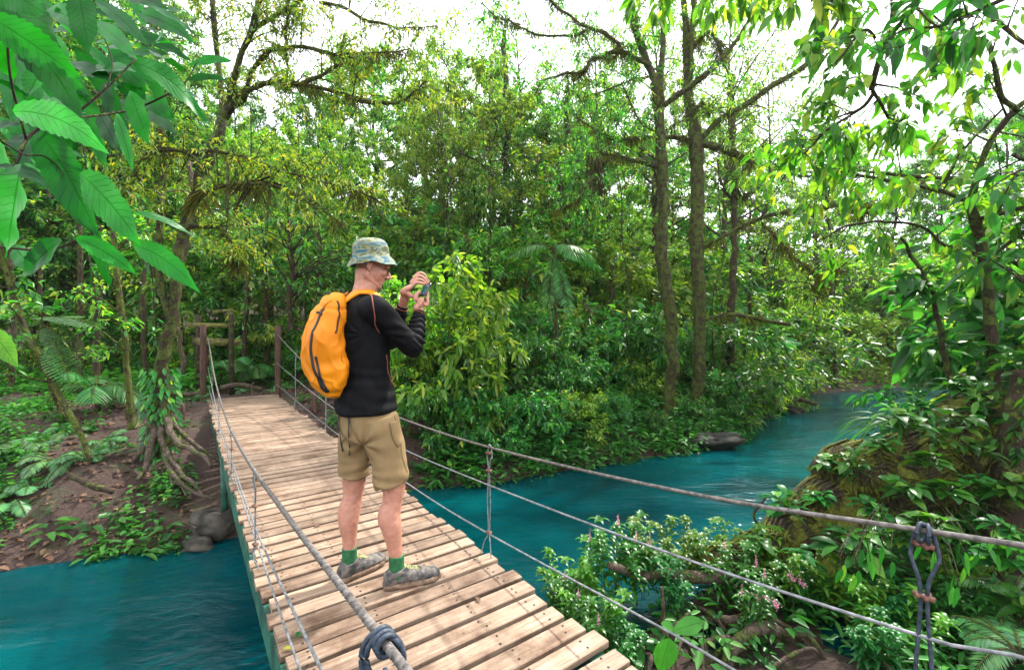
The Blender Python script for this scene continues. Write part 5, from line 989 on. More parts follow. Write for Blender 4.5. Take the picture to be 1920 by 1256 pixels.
for k, (px, py, lab) in enumerate(((530,1218,'yellowing leaf fallen near the left edge of the deck'),(560,1198,'green leaf lying on the deck by the lower left cables'),(705,1183,'small green leaf on the planks above the rope knot'),(478,770,'tiny yellow leaf on the far planks'),(900,1130,'brown leaf on the planks right of the shoes'),(600,985,'small brown leaf on the deck left of the hiker'))):
    d = CAMH*FPX/(py-HY); g = Geo(); c = P(px, py, d); c[2] = .006; leaves(g, c, A(math.cos(k*2.1), math.sin(k*2.1), .08), A(0, 0, 1), .05, .02, .5, .1, [(.9, .3, .3, 1, .4, .5)[k]], K=7)
    tag(g.build('fallen_leaf', [G['yellow'], G['bank'], G['bank'], G['yellow'], G['litter'], G['litter']][k]), lab, 'leaf')
# ------------------------------------------------------------------ the hiker
FA = math.radians(36); F_ = A(math.cos(FA), math.sin(FA), 0); R_ = A(math.sin(FA), -math.cos(FA), 0); UP = A(0, 0, 1)
def loft(g, secs, k=28, n=40, ex=2.3, F=F_, R=R_):
    """secs: (cx, cy, cz, half width along R, half depth along F, [tilt]) -> closed superelliptic loft"""
    s = spline(np.array(secs, float), n); an = np.linspace(0, 2*math.pi, k, endpoint=False); c, sn = np.cos(an), np.sin(an)
    u = np.sign(c)*abs(c)**(2/ex); v = np.sign(sn)*abs(sn)**(2/ex)
    V = s[:, None, :3]+R*(u[None, :, None]*s[:, None, 3:4])+F*(v[None, :, None]*s[:, None, 4:5])
    if s.shape[1] > 5: V[..., 2] += (v[None]*s[:, None, 5])   # front/back slope of the ring
    V = V.reshape(-1, 3); i = np.arange(n-1)[:, None]*k; j = np.arange(k)[None]; j2 = (j+1) % k
    Q = np.stack([i+j, i+k+j, i+k+j2, i+j2], -1).reshape(-1, 4); V = np.vstack([V, s[:1, :3], s[-1:, :3]])
    jj = np.arange(k); jn = (jj+1) % k; T = np.vstack([np.stack([np.full(k, n*k), jj, jn], -1), np.stack([np.full(k, n*k+1), (n-1)*k+jn, (n-1)*k+jj], -1)])
    g.add(V, Q, T)
def limb3(g, pts, n=None, k=16, sq=None, ref=None):
    p = np.array(pts, float); n = n or len(p)*7; q = spline(p, n); tube(g, q[:, :3], q[:, 3:] if q.shape[1] > 4 else np.maximum(q[:, 3], .001), k, ref=ref)
def blob(g, c, r, ax=None, n=12, m_=18):
    th = np.linspace(.02, math.pi-.02, n)[:, None]; ph = np.linspace(0, 2*math.pi, m_, endpoint=False)[None]
    u = np.stack([np.sin(th)*np.cos(ph), np.sin(th)*np.sin(ph), np.cos(th)+0*ph], -1).reshape(-1, 3); B = np.eye(3) if ax is None else np.array([nrm(a) for a in ax])
    q = (u*np.array(r))@B+np.array(c); i = np.arange(n-1)[:, None]*m_; j = np.arange(m_)[None]; j2 = (j+1) % m_
    V = np.vstack([q, q[:m_].mean(0), q[-m_:].mean(0)]); jj = np.arange(m_); jn = (jj+1) % m_
    g.add(V, np.stack([i+j, i+m_+j, i+m_+j2, i+j2], -1).reshape(-1, 4), np.vstack([np.stack([np.full(m_, n*m_), jj, jn], -1), np.stack([np.full(m_, n*m_+1), (n-1)*m_+jn, (n-1)*m_+jj], -1)]))
def fuse(g, voxel, smooth=6, fac=.5, deform=None, name='m', mat=None):
    """union of all closed pieces into one continuous surface"""
    me = mesh_np('tmp', np.concatenate(g.V), np.concatenate(g.Q), None or [], None, None, True, np.concatenate(g.T)); me.materials.clear()
    o = bpy.data.objects.new('tmp', me); COL.objects.link(o)
    r = o.modifiers.new('r', 'REMESH'); r.mode = 'VOXEL'; r.voxel_size = voxel; r.use_smooth_shade = True
    if smooth: s = o.modifiers.new('s', 'SMOOTH'); s.iterations = smooth; s.factor = fac
    dg = bpy.context.evaluated_depsgraph_get(); dg.update(); m2 = bpy.data.meshes.new_from_object(o.evaluated_get(dg)); bpy.data.objects.remove(o); bpy.data.meshes.remove(me)
    if deform is not None:
        n = len(m2.vertices); co = np.empty(n*3); m2.vertices.foreach_get('co', co); no = np.empty(n*3); m2.vertices.foreach_get('normal', no); co = co.reshape(-1, 3); no = no.reshape(-1, 3)
        m2.vertices.foreach_set('co', deform(co, no).ravel()); m2.update()
    m2.name = name
    if mat: m2.materials.append(mat)
    return m2
def put(name, me, parent, label=None):
    off = np.array(parent.location)+(np.array(parent.parent.location) if parent.parent else 0)
    me.transform(Matrix.Translation(Vector(-off))); o = obj(name, me, parent)
    if label: o['label'] = label
    return o
def bvh_of(me): return BVHTree.FromPolygons([v.co.copy() for v in me.vertices], [tuple(p.vertices) for p in me.polygons])
def onto(bvh, pts, off):
    P_, N_ = [], []
    for q in pts:
        c, nn, i_, d_ = bvh.find_nearest(Vector(q)); P_.append(np.array(c)+np.array(nn)*off); N_.append(np.array(nn))
    return np.array(P_), np.array(N_)
def from_cam(bvh, px, off=.002):
    """where the line of sight of a picture point meets a surface already built"""
    P_, N_ = [], []; o_ = Vector((0, 0, CAMH))
    for (x, y) in px:
        d = (Vector(P(x, y, 1.0))-o_).normalized(); h = bvh.ray_cast(o_, d)
        if h[0] is None: h = bvh.find_nearest(Vector(P(x, y, 2.3)))
        P_.append(np.array(h[0])+np.array(h[1])*off); N_.append(np.array(h[1]))
    return np.array(P_), np.array(N_)

skin = solid('skin', (.33, .145, .10), .55, col2=(.39, .18, .125), scale=45, bump=.12)
sp = skin.node_tree.nodes
for n_ in sp:
    if n_.type == 'BSDF_PRINCIPLED': n_.inputs['Subsurface Weight'].default_value = .12; n_.inputs['Subsurface Radius'].default_value = (.012, .005, .003)
M['skin'] = skin
M['shirt'] = solid('black_jersey', (.0016, .0016, .0022), .7, .09, col2=(.0045, .0045, .006), scale=30, bump=.10)
M['shorts'] = solid('khaki_cotton', (.15, .098, .045), .85, .2, col2=(.21, .14, .068), scale=8, bump=.2)
M['pack'] = solid('orange_nylon', (.52, .150, .002), .55, .25, col2=(.64, .21, .003), scale=5, bump=.15)
M['packdark'] = solid('black_webbing', (.008, .009, .013), .6, noise=.3)
M['piping'] = solid('rust_piping', (.20, .05, .03), .7, noise=.2)
M['sock'] = solid('green_sock', (.012, .085, .03), .9, noise=.3, scale=60, bump=.2)
M['sole'] = solid('muddy_sole', (.07, .04, .025), .8, col2=(.20, .13, .085), scale=30, bump=.6)
M['lace'] = solid('lace', (.35, .36, .15), .7, noise=.2)
M['shoe'] = solid('grey_shoe', (.020, .021, .026), .75, col2=(.13, .11, .095), scale=34, bump=.5)
M['phone'] = solid('phone_shell', (.008, .012, .022), .2, .6, noise=.1)
m, t, o = newmat('camouflage_cloth'); l = t.links
pb = N(t, 'ShaderNodeBsdfPrincipled', Roughness=.85); tcx = N(t, 'ShaderNodeTexCoord'); mp = N(t, 'ShaderNodeMapping'); mp.inputs['Scale'].default_value = (1, 1, 2.4); l.new(tcx.outputs['Object'], mp.inputs['Vector'])
n1 = N(t, 'ShaderNodeTexNoise', Scale=11.0, Detail=3.0, Distortion=1.2); l.new(mp.outputs[0], n1.inputs['Vector'])
l.new(ramp(t, n1.outputs['Fac'], [(.30, (.03, .07, .09)), (.40, (.016, .08, .12)), (.45, (.12, .155, .125)), (.49, (.165, .195, .145)), (.53, (.15, .13, .03)), (.57, (.05, .065, .035)), (.62, (.175, .205, .16))], 'CONSTANT'), pb.inputs['Base Color'])
n2 = N(t, 'ShaderNodeTexNoise', Scale=30.0, Detail=4.0); l.new(tcx.outputs['Object'], n2.inputs['Vector']); b = N(t, 'ShaderNodeBump', Strength=.4, Distance=.01); l.new(n2.outputs['Fac'], b.inputs['Height']); l.new(b.outputs[0], pb.inputs['Normal'])
l.new(pb.outputs[0], o.inputs['Surface']); M['hat'] = m

man = empty('person', 'man in bucket hat, black top and khaki shorts taking a photo on the footbridge', 'person', (-.73, 2.42, 0))
# joints
HR, HL = A(-.705, 2.36, .90), A(-.83, 2.47, .90)
KR, KL = A(-.615, 2.34, .50), A(-.853, 2.44, .495)
AR, AL = A(-.592, 2.325, .10), A(-.862, 2.405, .10)
SR_, SL_ = A(-.690, 2.29, 1.425), A(-.925, 2.585, 1.43)
ER, WR = A(-.530, 2.415, 1.215), A(-.522, 2.555, 1.405)
EL, WL = A(-.745, 2.76, 1.24), A(-.642, 2.665, 1.452)
NB, HC = A(-.800, 2.445, 1.49), A(-.762, 2.465, 1.665)
HA = math.radians(24); Hf = A(math.cos(HA)*.95, math.sin(HA)*.95, -.31); Hs = nrm(np.cross(Hf, UP)); Hu = np.cross(Hs, Hf); Hf = nrm(Hf); Hu = nrm(Hu)
def r4(p, r): return (*p, r)
g = Geo()
# trunk under the clothes
loft(g, [(-.775,2.42,.84,.11,.07),(-.775,2.42,.92,.12,.08),(-.785,2.42,1.05,.12,.08),(-.80,2.43,1.25,.155,.10),(-.805,2.435,1.40,.17,.095),(-.803,2.44,1.47,.10,.07)], n=24)
for (h, kn, an_) in ((HR, KR, AR), (HL, KL, AL)):
    back = -F_; lat = R_ if h is HR else -R_
    limb3(g, [r4(h*.9+kn*.1, .062), r4(h*.6+kn*.4, .078), r4(kn+A(0, 0, .09), .060), r4(kn+F_*.006, .056), r4(kn-A(0, 0, .07)+back*.004, .050), r4(kn-A(0, 0, .14)+back*.020, .0575), r4(kn*.5+an_*.5+back*.016, .052), r4(kn*.28+an_*.72+back*.006, .038), r4(an_+A(0, 0, .03), .0325), r4(an_-A(0, 0, .05), .036)], 60, 20)
    blob(g, kn+F_*.036, (.030, .030, .034)); blob(g, an_+lat*.024, (.014, .014, .016)); blob(g, an_-lat*.024+A(0, 0, .008), (.014, .014, .016))
    limb3(g, [r4(kn+A(0, 0, .05)+back*.048+lat*.02, .006), r4(kn+back*.046+lat*.021, .007), r4(kn-A(0, 0, .06)+back*.045+lat*.02, .005)], 12, 8)
for (s_, e_, w_) in ((SR_, ER, WR), (SL_, EL, WL)):
    limb3(g, [r4(s_, .05), r4(s_*.5+e_*.5, .045), r4(e_, .040), r4(e_*.7+w_*.3, .042), r4(e_*.3+w_*.7, .033), r4(w_, .027)], 40, 16)
# neck and head
limb3(g, [r4(NB-A(0, 0, .05), .085), r4(NB+A(0, 0, .005), .066), r4(NB*.55+HC*.45-A(.008, 0, .01), .060), r4(HC-Hf*.02-Hu*.03, .058)], 24, 20)
def hp(f, u, s=0): return HC+Hf*f+Hu*u+Hs*s
ax = (Hf, Hs, Hu)
blob(g, hp(-.012, .035), (.098, .076, .082), ax, 20, 28)                     # cranium
blob(g, hp(.018, -.03), (.070, .063, .080), ax, 16, 24)                       # face mass
limb3(g, [r4(hp(-.02, -.045, .056), .020), r4(hp(-.005, -.075, .050), .020), r4(hp(.035, -.092, .028), .019), r4(hp(.066, -.098, 0), .021), r4(hp(.035, -.092, -.028), .019), r4(hp(-.005, -.075, -.050), .020), r4(hp(-.02, -.045, -.056), .020)], 40, 12)  # jaw
blob(g, hp(.060, -.078), (.026, .034, .026), ax)                              # chin / lips
blob(g, hp(.083, -.062), (.010, .022, .0075), ax); blob(g, hp(.080, -.073), (.010, .020, .007), ax)
limb3(g, [r4(hp(.080, .004), .008), r4(hp(.094, -.012), .0095), r4(hp(.108, -.033), .0125), r4(hp(.098, -.040), .011)], 18, 12)   # nose
for s_ in (-1, 1):
    blob(g, hp(.094, -.038, s_*.012), (.010, .007, .008), ax); blob(g, hp(.060, -.025, s_*.040), (.024, .020, .019), ax)       # nostril wing, cheekbone
    blob(g, hp(.078, .012, s_*.032), (.012, .026, .009), ax)                                                                  # brow
    e0 = hp(-.012, -.012, s_*.075)                                                                                              # ear
    limb3(g, [r4(e0-Hu*.030+Hf*.006, .007), r4(e0-Hu*.012-Hf*.012+Hs*s_*.008, .0075), r4(e0+Hu*.012-Hf*.018+Hs*s_*.014, .0075), r4(e0+Hu*.028-Hf*.006+Hs*s_*.012, .007), r4(e0+Hu*.022+Hf*.008+Hs*s_*.004, .006)], 24, 10)
    blob(g, e0, (.014, .008, .020), ax)
# hands
def hand(g, wr, pc, pn, pd, ps, fingers, thumb):
    """wr wrist, pc palm centre, pd palm direction, ps across the palm, pn palm normal"""
    limb3(g, [r4(wr-nrm(pc-wr)*.02, .026), r4(wr, .0255), r4(wr*.5+pc*.5, .028)], 12, 14)
    blob(g, pc, (.050, .044, .0185), (pd, ps, pn), 14, 20); blob(g, pc-pd*.022+ps*.020+pn*.006, (.026, .018, .017), (pd, ps, pn)); blob(g, pc-pd*.018-ps*.018+pn*.005, (.028, .014, .015), (pd, ps, pn))
    for f in fingers: 
        f = [np.array(q) for q in f]; limb3(g, [r4(f[0], .0112), r4(f[1], .0100), r4(f[2], .0090), r4(f[3], .0074)], 26, 12); blob(g, f[1], (.0094, .0094, .0094)); blob(g, f[2], (.0083, .0083, .0083))
    th = [np.array(q) for q in thumb]; limb3(g, [r4(th[0], .0175), r4(th[1], .0140), r4(th[2], .0118), r4(th[3], .0090)], 26, 12)
# right hand holds the near end of the phone: fingers behind it, thumb in front
PHC = A(-.500, 2.60, 1.540); PL = nrm(A(.42, -.907, 0)); PU = nrm(A(.40, .185, .90)); PN = np.cross(PL, PU)     # long axis, up, face normal
if PN[0] > 0: PN = -PN
def ph(a, b_, c): return PHC+PL*a+PU*b_+PN*c     # a along (+ = towards camera), b up, c towards the man's face
pcR = A(-.512, 2.572, 1.468); pdR = nrm(pcR-WR); psR = nrm(np.cross(pdR, PN)); psR = psR if psR@PL > 0 else -psR
fR = []
for k, (a, zt) in enumerate(((-.004, .012), (.013, .004), (.029, -.006), (.043, -.016))):
    b0 = ph(a+.004, -.066-.006*k, -.010-.004*k); fR.append([b0, ph(a+.002, -.044-.011*k, -.030-.003*k), ph(a-.006, -.018-.012*k, -.032), ph(a-.016, .006-.014*k, -.019)])
hand(g, WR, ph(.022, -.092, -.002), PN, PU, PL, fR, [ph(.008, -.080, .020), ph(.004, -.056, .030), ph(-.002, -.034, .027), ph(-.010, -.018, .016)])
# left hand arches over the far end
fL = []
for k, a in enumerate((-.030, -.048, -.066, -.082)):
    b0 = ph(a, -.012+.008*k, .070+.002*k); fL.append([b0, ph(a+.002, .016+.021*k, .062+.001*k), ph(a+.006, .030+.022*k, .036), ph(a+.010, .034+.010*k, .008-.009*k)])
pcL = ph(-.058, -.034, .085)
hand(g, WL, pcL, nrm(PN*-.4+PL*0+PU*-.2)+PL*0, nrm(PU*.85-PN*.5), PL, fL, [ph(-.040, -.052, .078), ph(-.026, -.062, .052), ph(-.020, -.056, .030), ph(-.018, -.044, .012)])
limb3(g, [r4(WL, .026), r4(WL*.5+pcL*.5, .026), r4(pcL, .024)], 14, 14)
limb3(g, [r4(WR, .026), r4(WR*.4+ph(.022, -.092, -.002)*.6, .027), r4(ph(.022, -.088, -.002), .022)], 14, 14)
put('body', fuse(g, .003, 4, .5, lambda co, no: co+no*(.0006*noise3(co*55, 4))[:, None], 'body', M['skin']), man)

# shirt
g = Geo()
loft(g, [(-.780,2.415,.885,.180,.156),(-.782,2.42,.92,.182,.156),(-.786,2.42,1.00,.172,.140),(-.792,2.425,1.10,.164,.128),(-.80,2.43,1.22,.176,.132),(-.806,2.435,1.32,.190,.136),(-.810,2.438,1.40,.196,.128),(-.812,2.440,1.45,.170,.110),(-.808,2.442,1.485,.118,.088),(-.802,2.445,1.505,.088,.075)], 40, 60, 2.25)
for (s_, e_, w_, o_) in ((SR_, ER, WR, R_), (SL_, EL, WL, -R_)):
    u = e_-s_
    limb3(g, [r4(s_-o_*.06+A(0, 0, -.015), .078), r4(s_+A(0, 0, -.012), .076), r4(s_+u*.25, .068), r4(s_+u*.5, .063), r4(s_+u*.78, .057), r4(e_, .053), r4(e_*.78+w_*.22, .054), r4(e_*.5+w_*.5, .049), r4(e_*.25+w_*.75, .041), r4(e_*.08+w_*.92, .0355), r4(w_+nrm(w_-e_)*.004, .034)], 80, 22)
    blob(g, e_-nrm(s_+w_-2*e_)*.012, (.044, .044, .044))
def shirtdef(co, no):
    d = np.zeros(len(co))
    for (e_, w_) in ((ER, WR), (EL, WL)):
        u = w_-e_; L_ = np.linalg.norm(u); t = ((co-e_)@u)/L_**2; dist = np.linalg.norm(co-(e_+np.clip(t, 0, 1)[:, None]*u), axis=1); m_ = (dist < .075)*np.clip(t*4+.6, 0, 1)*np.clip((1.08-t)*6, 0, 1)
        d += m_*.0048*np.sin(t*40+2.2*noise3(co*14, 3))
    body = co[:, 2] < 1.16
    d += body*.006*noise3(co*A(9, 9, 22), 5)*np.clip((1.16-co[:, 2])*6, 0, 1)+.0035*noise3(co*A(7, 7, 9), 8)
    for s_ in (SR_,):                         # drag folds radiating from the armpit
        q = co-(s_-A(0, 0, .13)); rr = np.linalg.norm(q, axis=1); an = np.arctan2(q[:, 2], q@R_); d += .0035*np.sin(an*9+rr*20)*np.exp(-((rr-.10)/.06)**2)
    return co+no*d[:, None]
shirt = fuse(g, .0065, 6, .5, shirtdef, 'shirt', M['shirt']); bs = bvh_of(shirt); so = put('shirt', shirt, man)
# rust coloured seams
for pts in ([(690,540),(697,556),(700,575),(703,595),(705,612),(711,624)], ):
    p, n_ = from_cam(bs, pts, .0015); g = Geo(); p = spline(p, 40); p, n_ = onto(bs, p, .0015); ribbon(g, p, n_, .006, .003); g.build('seam', M['piping'], so)
for pts in ([(724,665),(726,690),(732,712),(738,725)],):
    p, n_ = from_cam(bs, pts, .0015); g = Geo(); p = spline(p, 30); p, n_ = onto(bs, p, .0015); ribbon(g, p, n_, .005, .003); g.build('seam', M['piping'], so)
for (e_, w_) in ((ER, WR), (EL, WL)):
    u = nrm(w_-e_); g = Geo(); loop_c = w_-u*.012; a_ = nrm(np.cross(u, UP)); b_ = np.cross(a_, u); an = np.linspace(0, 2*math.pi, 30)[:, None]
    tube(g, loop_c+(a_*np.cos(an)+b_*np.sin(an))*.0350, .0026, 5, cap=False); g.build('cuff_seam', M['piping'], so)
g = Geo(); an = np.linspace(0, 2*math.pi, 40)[:, None]; tube(g, NB+A(-.003, 0, .012)+(F_*np.cos(an)*.070+R_*np.sin(an)*.074)+A(0, 0, 1)*(.0-.012*np.cos(an)), .007, 8, cap=False); g.build('collar', M['shirt'], so)

# shorts
g = Geo()
loft(g, [(-.779,2.42,1.0,.150,.118),(-.777,2.42,.96,.160,.128),(-.775,2.42,.90,.172,.135),(-.772,2.42,.83,.178,.140),(-.770,2.42,.77,.170,.130),(-.768,2.42,.735,.14,.10)], 36, 30, 2.3)
limb3(g, [r4(HR+R_*.02+A(0, 0, -.04), .098), r4(HR*.62+KR*.38+R_*.012, .100), r4(HR*.35+KR*.65, .094), r4(HR*.12+KR*.88, .091), r4(KR*.97+HR*.03+A(0, 0, .006), .088)], 30, 24)
limb3(g, [r4(HL-R_*.0+A(0, 0, -.04), .092), r4(HL*.62+KL*.38-R_*.006, .094), r4(HL*.35+KL*.65, .088), r4(HL*.16+KL*.84, .083), r4(HL*.08+KL*.92, .081)], 30, 24)
def shdef(co, no):
    z = co[:, 2]; d = .006*noise3(co*A(8, 8, 10), 11)+.004*np.sin(z*95+6*noise3(co*4, 12))*np.clip((.66-z)*8, 0, 1)
    q = co-A(-.745, 2.36, .74); rr = np.linalg.norm(q, axis=1); an = np.arctan2(q[:, 2], q[:, 0]); d += .007*np.sin(an*7+rr*14)*np.exp(-((rr-.10)/.08)**2)
    d += .004*(np.abs(z-(.530)) < .012)
    return co+no*d[:, None]
shorts = fuse(g, .006, 5, .5, shdef, 'shorts', M['shorts']); bsh = bvh_of(shorts); sho = put('shorts', shorts, man)
# cargo pocket flap and side seam
p, n_ = from_cam(bsh, [(737,790),(740,806),(744,822),(750,832)], .003); g = Geo(); p2, n2_ = onto(bsh, spline(p, 20), .004); ribbon(g, p2, n2_, .05, .006); g.build('pocket_flap', M['shorts'], sho)
p, n_ = from_cam(bsh, [(748,760),(756,800),(762,850),(764,885)], .001); g = Geo(); p2, n2_ = onto(bsh, spline(p, 30), .0008); ribbon(g, p2, n2_, .005, .003); g.build('side_seam', M['shorts'], sho)

# socks and shoes
for (an_, toe_az, sc_, heelshift) in ((AR, math.radians(24), 1.0, 0), (AL, math.radians(52), .97, 0)):
    f = A(math.cos(toe_az), math.sin(toe_az), 0); s_ = A(math.sin(toe_az), -math.cos(toe_az), 0)
    g = Geo(); limb3(g, [r4(an_-A(0, 0, .045), .043), r4(an_-A(0, 0, .01), .0395), r4(an_+A(0, 0, .03), .0385), r4(an_+A(0, 0, .062), .0385)], 16, 18); g.build('sock', M['sock'], man)
    o0 = an_*A(1, 1, 0)+f*(-.062)        # heel point on the deck
    secs = [(0,.018,.030,.062),(.02,.0,.037,.085),(.05,0,.040,.092),(.08,0,.041,.090),(.11,0,.042,.082),(.15,0,.046,.068),(.19,0,.049,.058),(.23,0,.048,.052),(.26,0,.042,.046),(.285,0,.026,.034)]
    g = Geo(); K = 20; rows = []
    for (x, lift, hw, hh) in secs:
        x *= sc_; a = np.linspace(0, 2*math.pi, K, endpoint=False); c_, n2_ = np.cos(a), np.sin(a); u = np.sign(c_)*abs(c_)**.8; v = np.sign(n2_)*abs(n2_)**.8
        rows.append(o0+f*x+s_*(u[:, None]*hw)*(1-.25*np.clip(v, 0, 1)[:, None])+A(0, 0, 1)*(.014+hh*.5+v[:, None]*hh*.5))
    V = np.concatenate(rows); n_ = len(secs); i = np.arange(n_-1)[:, None]*K; j = np.arange(K)[None]; j2 = (j+1) % K
    V = np.vstack([V, rows[0].mean(0), rows[-1].mean(0)]); jj = np.arange(K); jn = (jj+1) % K
    g.add(V, np.stack([i+j, i+K+j, i+K+j2, i+j2], -1).reshape(-1, 4), np.vstack([np.stack([np.full(K, n_*K), jj, jn], -1), np.stack([np.full(K, n_*K+1), (n_-1)*K+jn, (n_-1)*K+jj], -1)]))
    limb3(g, [r4(an_+A(0, 0, -.03), .052), r4(an_+A(0, 0, -.005)-f*.006, .048)], 8, 18)       # padded collar
    up_ = fuse(g, .005, 4, .5, lambda co, no: co+no*(.0018*noise3(co*40, 2))[:, None], 'shoe', M['shoe']); bu = bvh_of(up_); shoe = put('shoe', up_, man)
    g = Geo(); out = []
    for t in np.linspace(0, 2*math.pi, 46, endpoint=False):
        x = .5-.5*math.cos(t); hw = np.interp(x*.29, [0, .03, .1, .19, .25, .29], [.022, .040, .041, .053, .047, .010]); out.append(o0+f*(x*.296*sc_-.004)+s_*hw*(1 if t < math.pi else -1))
    out = np.array(out); n_ = 46; lo = out+A(0, 0, .002); mid = out+A(0, 0, .016)+nrm(out-out.mean(0))*.003; hi = out+A(0, 0, .027)
    jag = np.where(np.arange(n_) % 2, .004, 0)[:, None]*A(0, 0, 1); V = np.vstack([lo+jag*0, mid, hi+jag, lo.mean(0), hi.mean(0)]); j = np.arange(n_); j2 = (j+1) % n_
    g.add(V, np.vstack([np.stack([j, j2, n_+j2, n_+j], -1), np.stack([n_+j, n_+j2, 2*n_+j2, 2*n_+j], -1)]), np.vstack([np.stack([np.full(n_, 3*n_), j2, j], -1), np.stack([np.full(n_, 3*n_+1), 2*n_+j, 2*n_+j2], -1)])); g.build('sole', M['sole'], shoe)
    g = Geo()
    for x in (.115, .135, .155, .175):
        for sg in (1, -1):
            raw = [o0+f*(x*sc_-.008*sg)+s_*.030+A(0, 0, .10), o0+f*x*sc_+A(0, 0, .14), o0+f*(x*sc_+.008*sg)-s_*.030+A(0, 0, .10)]; p, n2_ = onto(bu, spline(raw, 12), .002); tube(g, p, .0018, 5)
    tube(g, spline([o0+f*.115+A(0, 0, .10), o0+f*.12+s_*.02+A(0, 0, .112), o0+f*.13+s_*.035+A(0, 0, .09)], 10), .0018, 5); g.build('laces', M['lace'], shoe)

# hat
g = Geo(); th = np.linspace(0, 2*math.pi, 56, endpoint=False); hx = nrm(A(math.cos(HA), math.sin(HA), .06)); hy = nrm(np.cross(UP, hx)); hz = np.cross(hx, hy); H0 = A(-.768, 2.465, 1.675)
prof = [(.128, -.012), (.130, -.014), (.118, .008), (.106, .026), (.098, .036), (.095, .048), (.096, .075), (.091, .100), (.078, .120), (.055, .131), (.028, .136), (.002, .137)]
rows = []
for (r, z) in prof:
    w_ = 1+.012*np.sin(th*5+z*40)+.01*np.sin(th*11+1); el = 1+.07*np.cos(th)*(1 if r > .1 else .5); sag = (.007*np.sin(th*3+.6)+.004*np.sin(th*7)) if r > .1 else .002*np.sin(th*9+z*90)
    rows.append(H0+hx*(r*1.02*np.cos(th)*w_*el)[:, None]+hy*(r*.94*np.sin(th)*w_)[:, None]+hz*(z+sag)[:, None])
V = np.concatenate(rows); k_ = 56; n_ = len(prof); i = np.arange(n_-1)[:, None]*k_; j = np.arange(k_)[None]; j2 = (j+1) % k_
g.add(V, np.stack([i+j, i+j2, i+k_+j2, i+k_+j], -1).reshape(-1, 4)); ho = g.build('hat', M['hat'], man)
so_ = ho.modifiers.new('t', 'SOLIDIFY'); so_.thickness = .003; so_.offset = -1
sb = ho.modifiers.new('s', 'SUBSURF'); sb.levels = 1; sb.render_levels = 1
# glasses
g = Geo()
for s_ in (-1, 1):
    c_ = hp(.088, -.006, s_*.032); an = np.linspace(0, 2*math.pi, 24)[:, None]; tube(g, c_+Hs*np.cos(an)*.023+Hu*np.sin(an)*.016, .0014, 5, cap=False); tube(g, spline([hp(.084, -.002, s_*.055), hp(.04, -.004, s_*.070), hp(-.012, .004, s_*.078)], 14), .0014, 5)
tube(g, [hp(.094, -.004, -.010), hp(.098, -.002, 0), hp(.094, -.004, .010)], .0014, 5); g.build('glasses', M['packdark'], man)

# phone
g = Geo(); box(g, PHC, PL*.073, PU*.0375, PN*.0055); e = empty('phone', 'dark smartphone held up sideways in the hiker\'s two hands', 'phone', tuple(PHC)); po = g.build('case', M['phone'], e, smooth=False)
bv = po.modifiers.new('b', 'BEVEL'); bv.width = .004; bv.segments = 3
g = Geo(); box(g, PHC+PN*.0057, PL*.066, PU*.033, PN*.0004); g.build('screen', solid('screen_glass', (.03, .10, .16), .1, .6, noise=.2), e, smooth=False)

# backpack
g = Geo(); bc = lambda z, b_=.185, r_=.012: np.array([-.805, 2.435, z])-F_*b_+R_*r_
def bsec(z, hw, ht, b_, r_=.022): c_ = bc(z, b_-.018, r_); return (c_[0], c_[1], c_[2], hw*.93, ht*.92)
loft(g, [bsec(1.500,.030,.018,.150),bsec(1.488,.075,.038,.160),bsec(1.455,.104,.062,.175),bsec(1.40,.124,.084,.195),bsec(1.32,.140,.099,.212),bsec(1.24,.147,.106,.218),bsec(1.16,.146,.108,.218),bsec(1.09,.137,.102,.210),bsec(1.035,.118,.086,.196,.016),bsec(.995,.086,.062,.180,.02),bsec(.975,.048,.036,.170,.022),bsec(.970,.015,.012,.165,.022)], 40, 60, 2.35)
loft(g, [(*(bc(1.00, .17, .085)), .02, .015), (*(bc(1.03, .16, .10)), .045, .035), (*(bc(1.07, .15, .112)), .060, .042), (*(bc(1.13, .15, .105)), .050, .045), (*(bc(1.20, .16, .09)), .03, .04), (*(bc(1.24, .17, .08)), .01, .02)], 20, 20, 1.6)
def pkdef(co, no):
    z = co[:, 2]; x = (co-bc(1.2))@R_
    d = .0075*noise3(co*A(11, 11, 8), 21)+.0060*np.sin((x*.9+z)*62+3.2*noise3(co*6, 22))*np.clip(.5+noise3(co*4, 23), 0, 1)
    d += .007*((1-np.abs(noise3(co*A(6, 6, 4)+x[:, None]*3, 31)))**3-.4)+.007*((1-np.abs(noise3(co*A(13, 13, 7), 32)))**4-.3)
    d += .010*np.exp(-((z-1.435)/.012)**2)*0-.006*np.exp(-((z-1.445+.25*x)/.010)**2)
    return co+no*d[:, None]
pk = fuse(g, .0055, 3, .5, pkdef, 'pack_body', M['pack']); bp_ = bvh_of(pk)
pack = empty('backpack', 'bright orange nylon backpack with black zip strips on the hiker\'s back', 'backpack', tuple(bc(1.0))); po = put('pack_body', pk, pack)
def strip(nm, pts, wid, th, mat, off=.002, b=None, n=40):
    p, n_ = from_cam(b or bp_, pts, off); p = spline(p, n); p, n_ = onto(b or bp_, p, off); g = Geo(); ribbon(g, p, n_, wid, th); return g.build(nm, mat, pack)
strip('zip', [(608,578),(600,592),(592,612),(585,632),(583,655),(586,680),(592,700),(601,720),(613,735)], .013, .005, M['packdark'])
strip('zip', [(632,564),(635,578),(635,596),(632,612),(629,625)], .008, .004, M['packdark'])
strip('webbing', [(592,668),(597,690),(604,712),(616,733)], .010, .010, M['packdark'], .003)
strip('seam', [(645,572),(640,600),(639,640),(645,680),(652,712)], .004, .003, M['pack'], .003)
strip('seam', [(622,563),(612,570),(600,582)], .004, .003, M['pack'], .003)
strip('buckle', [(594,586),(599,586),(604,590)], .010, .008, M['packdark'])
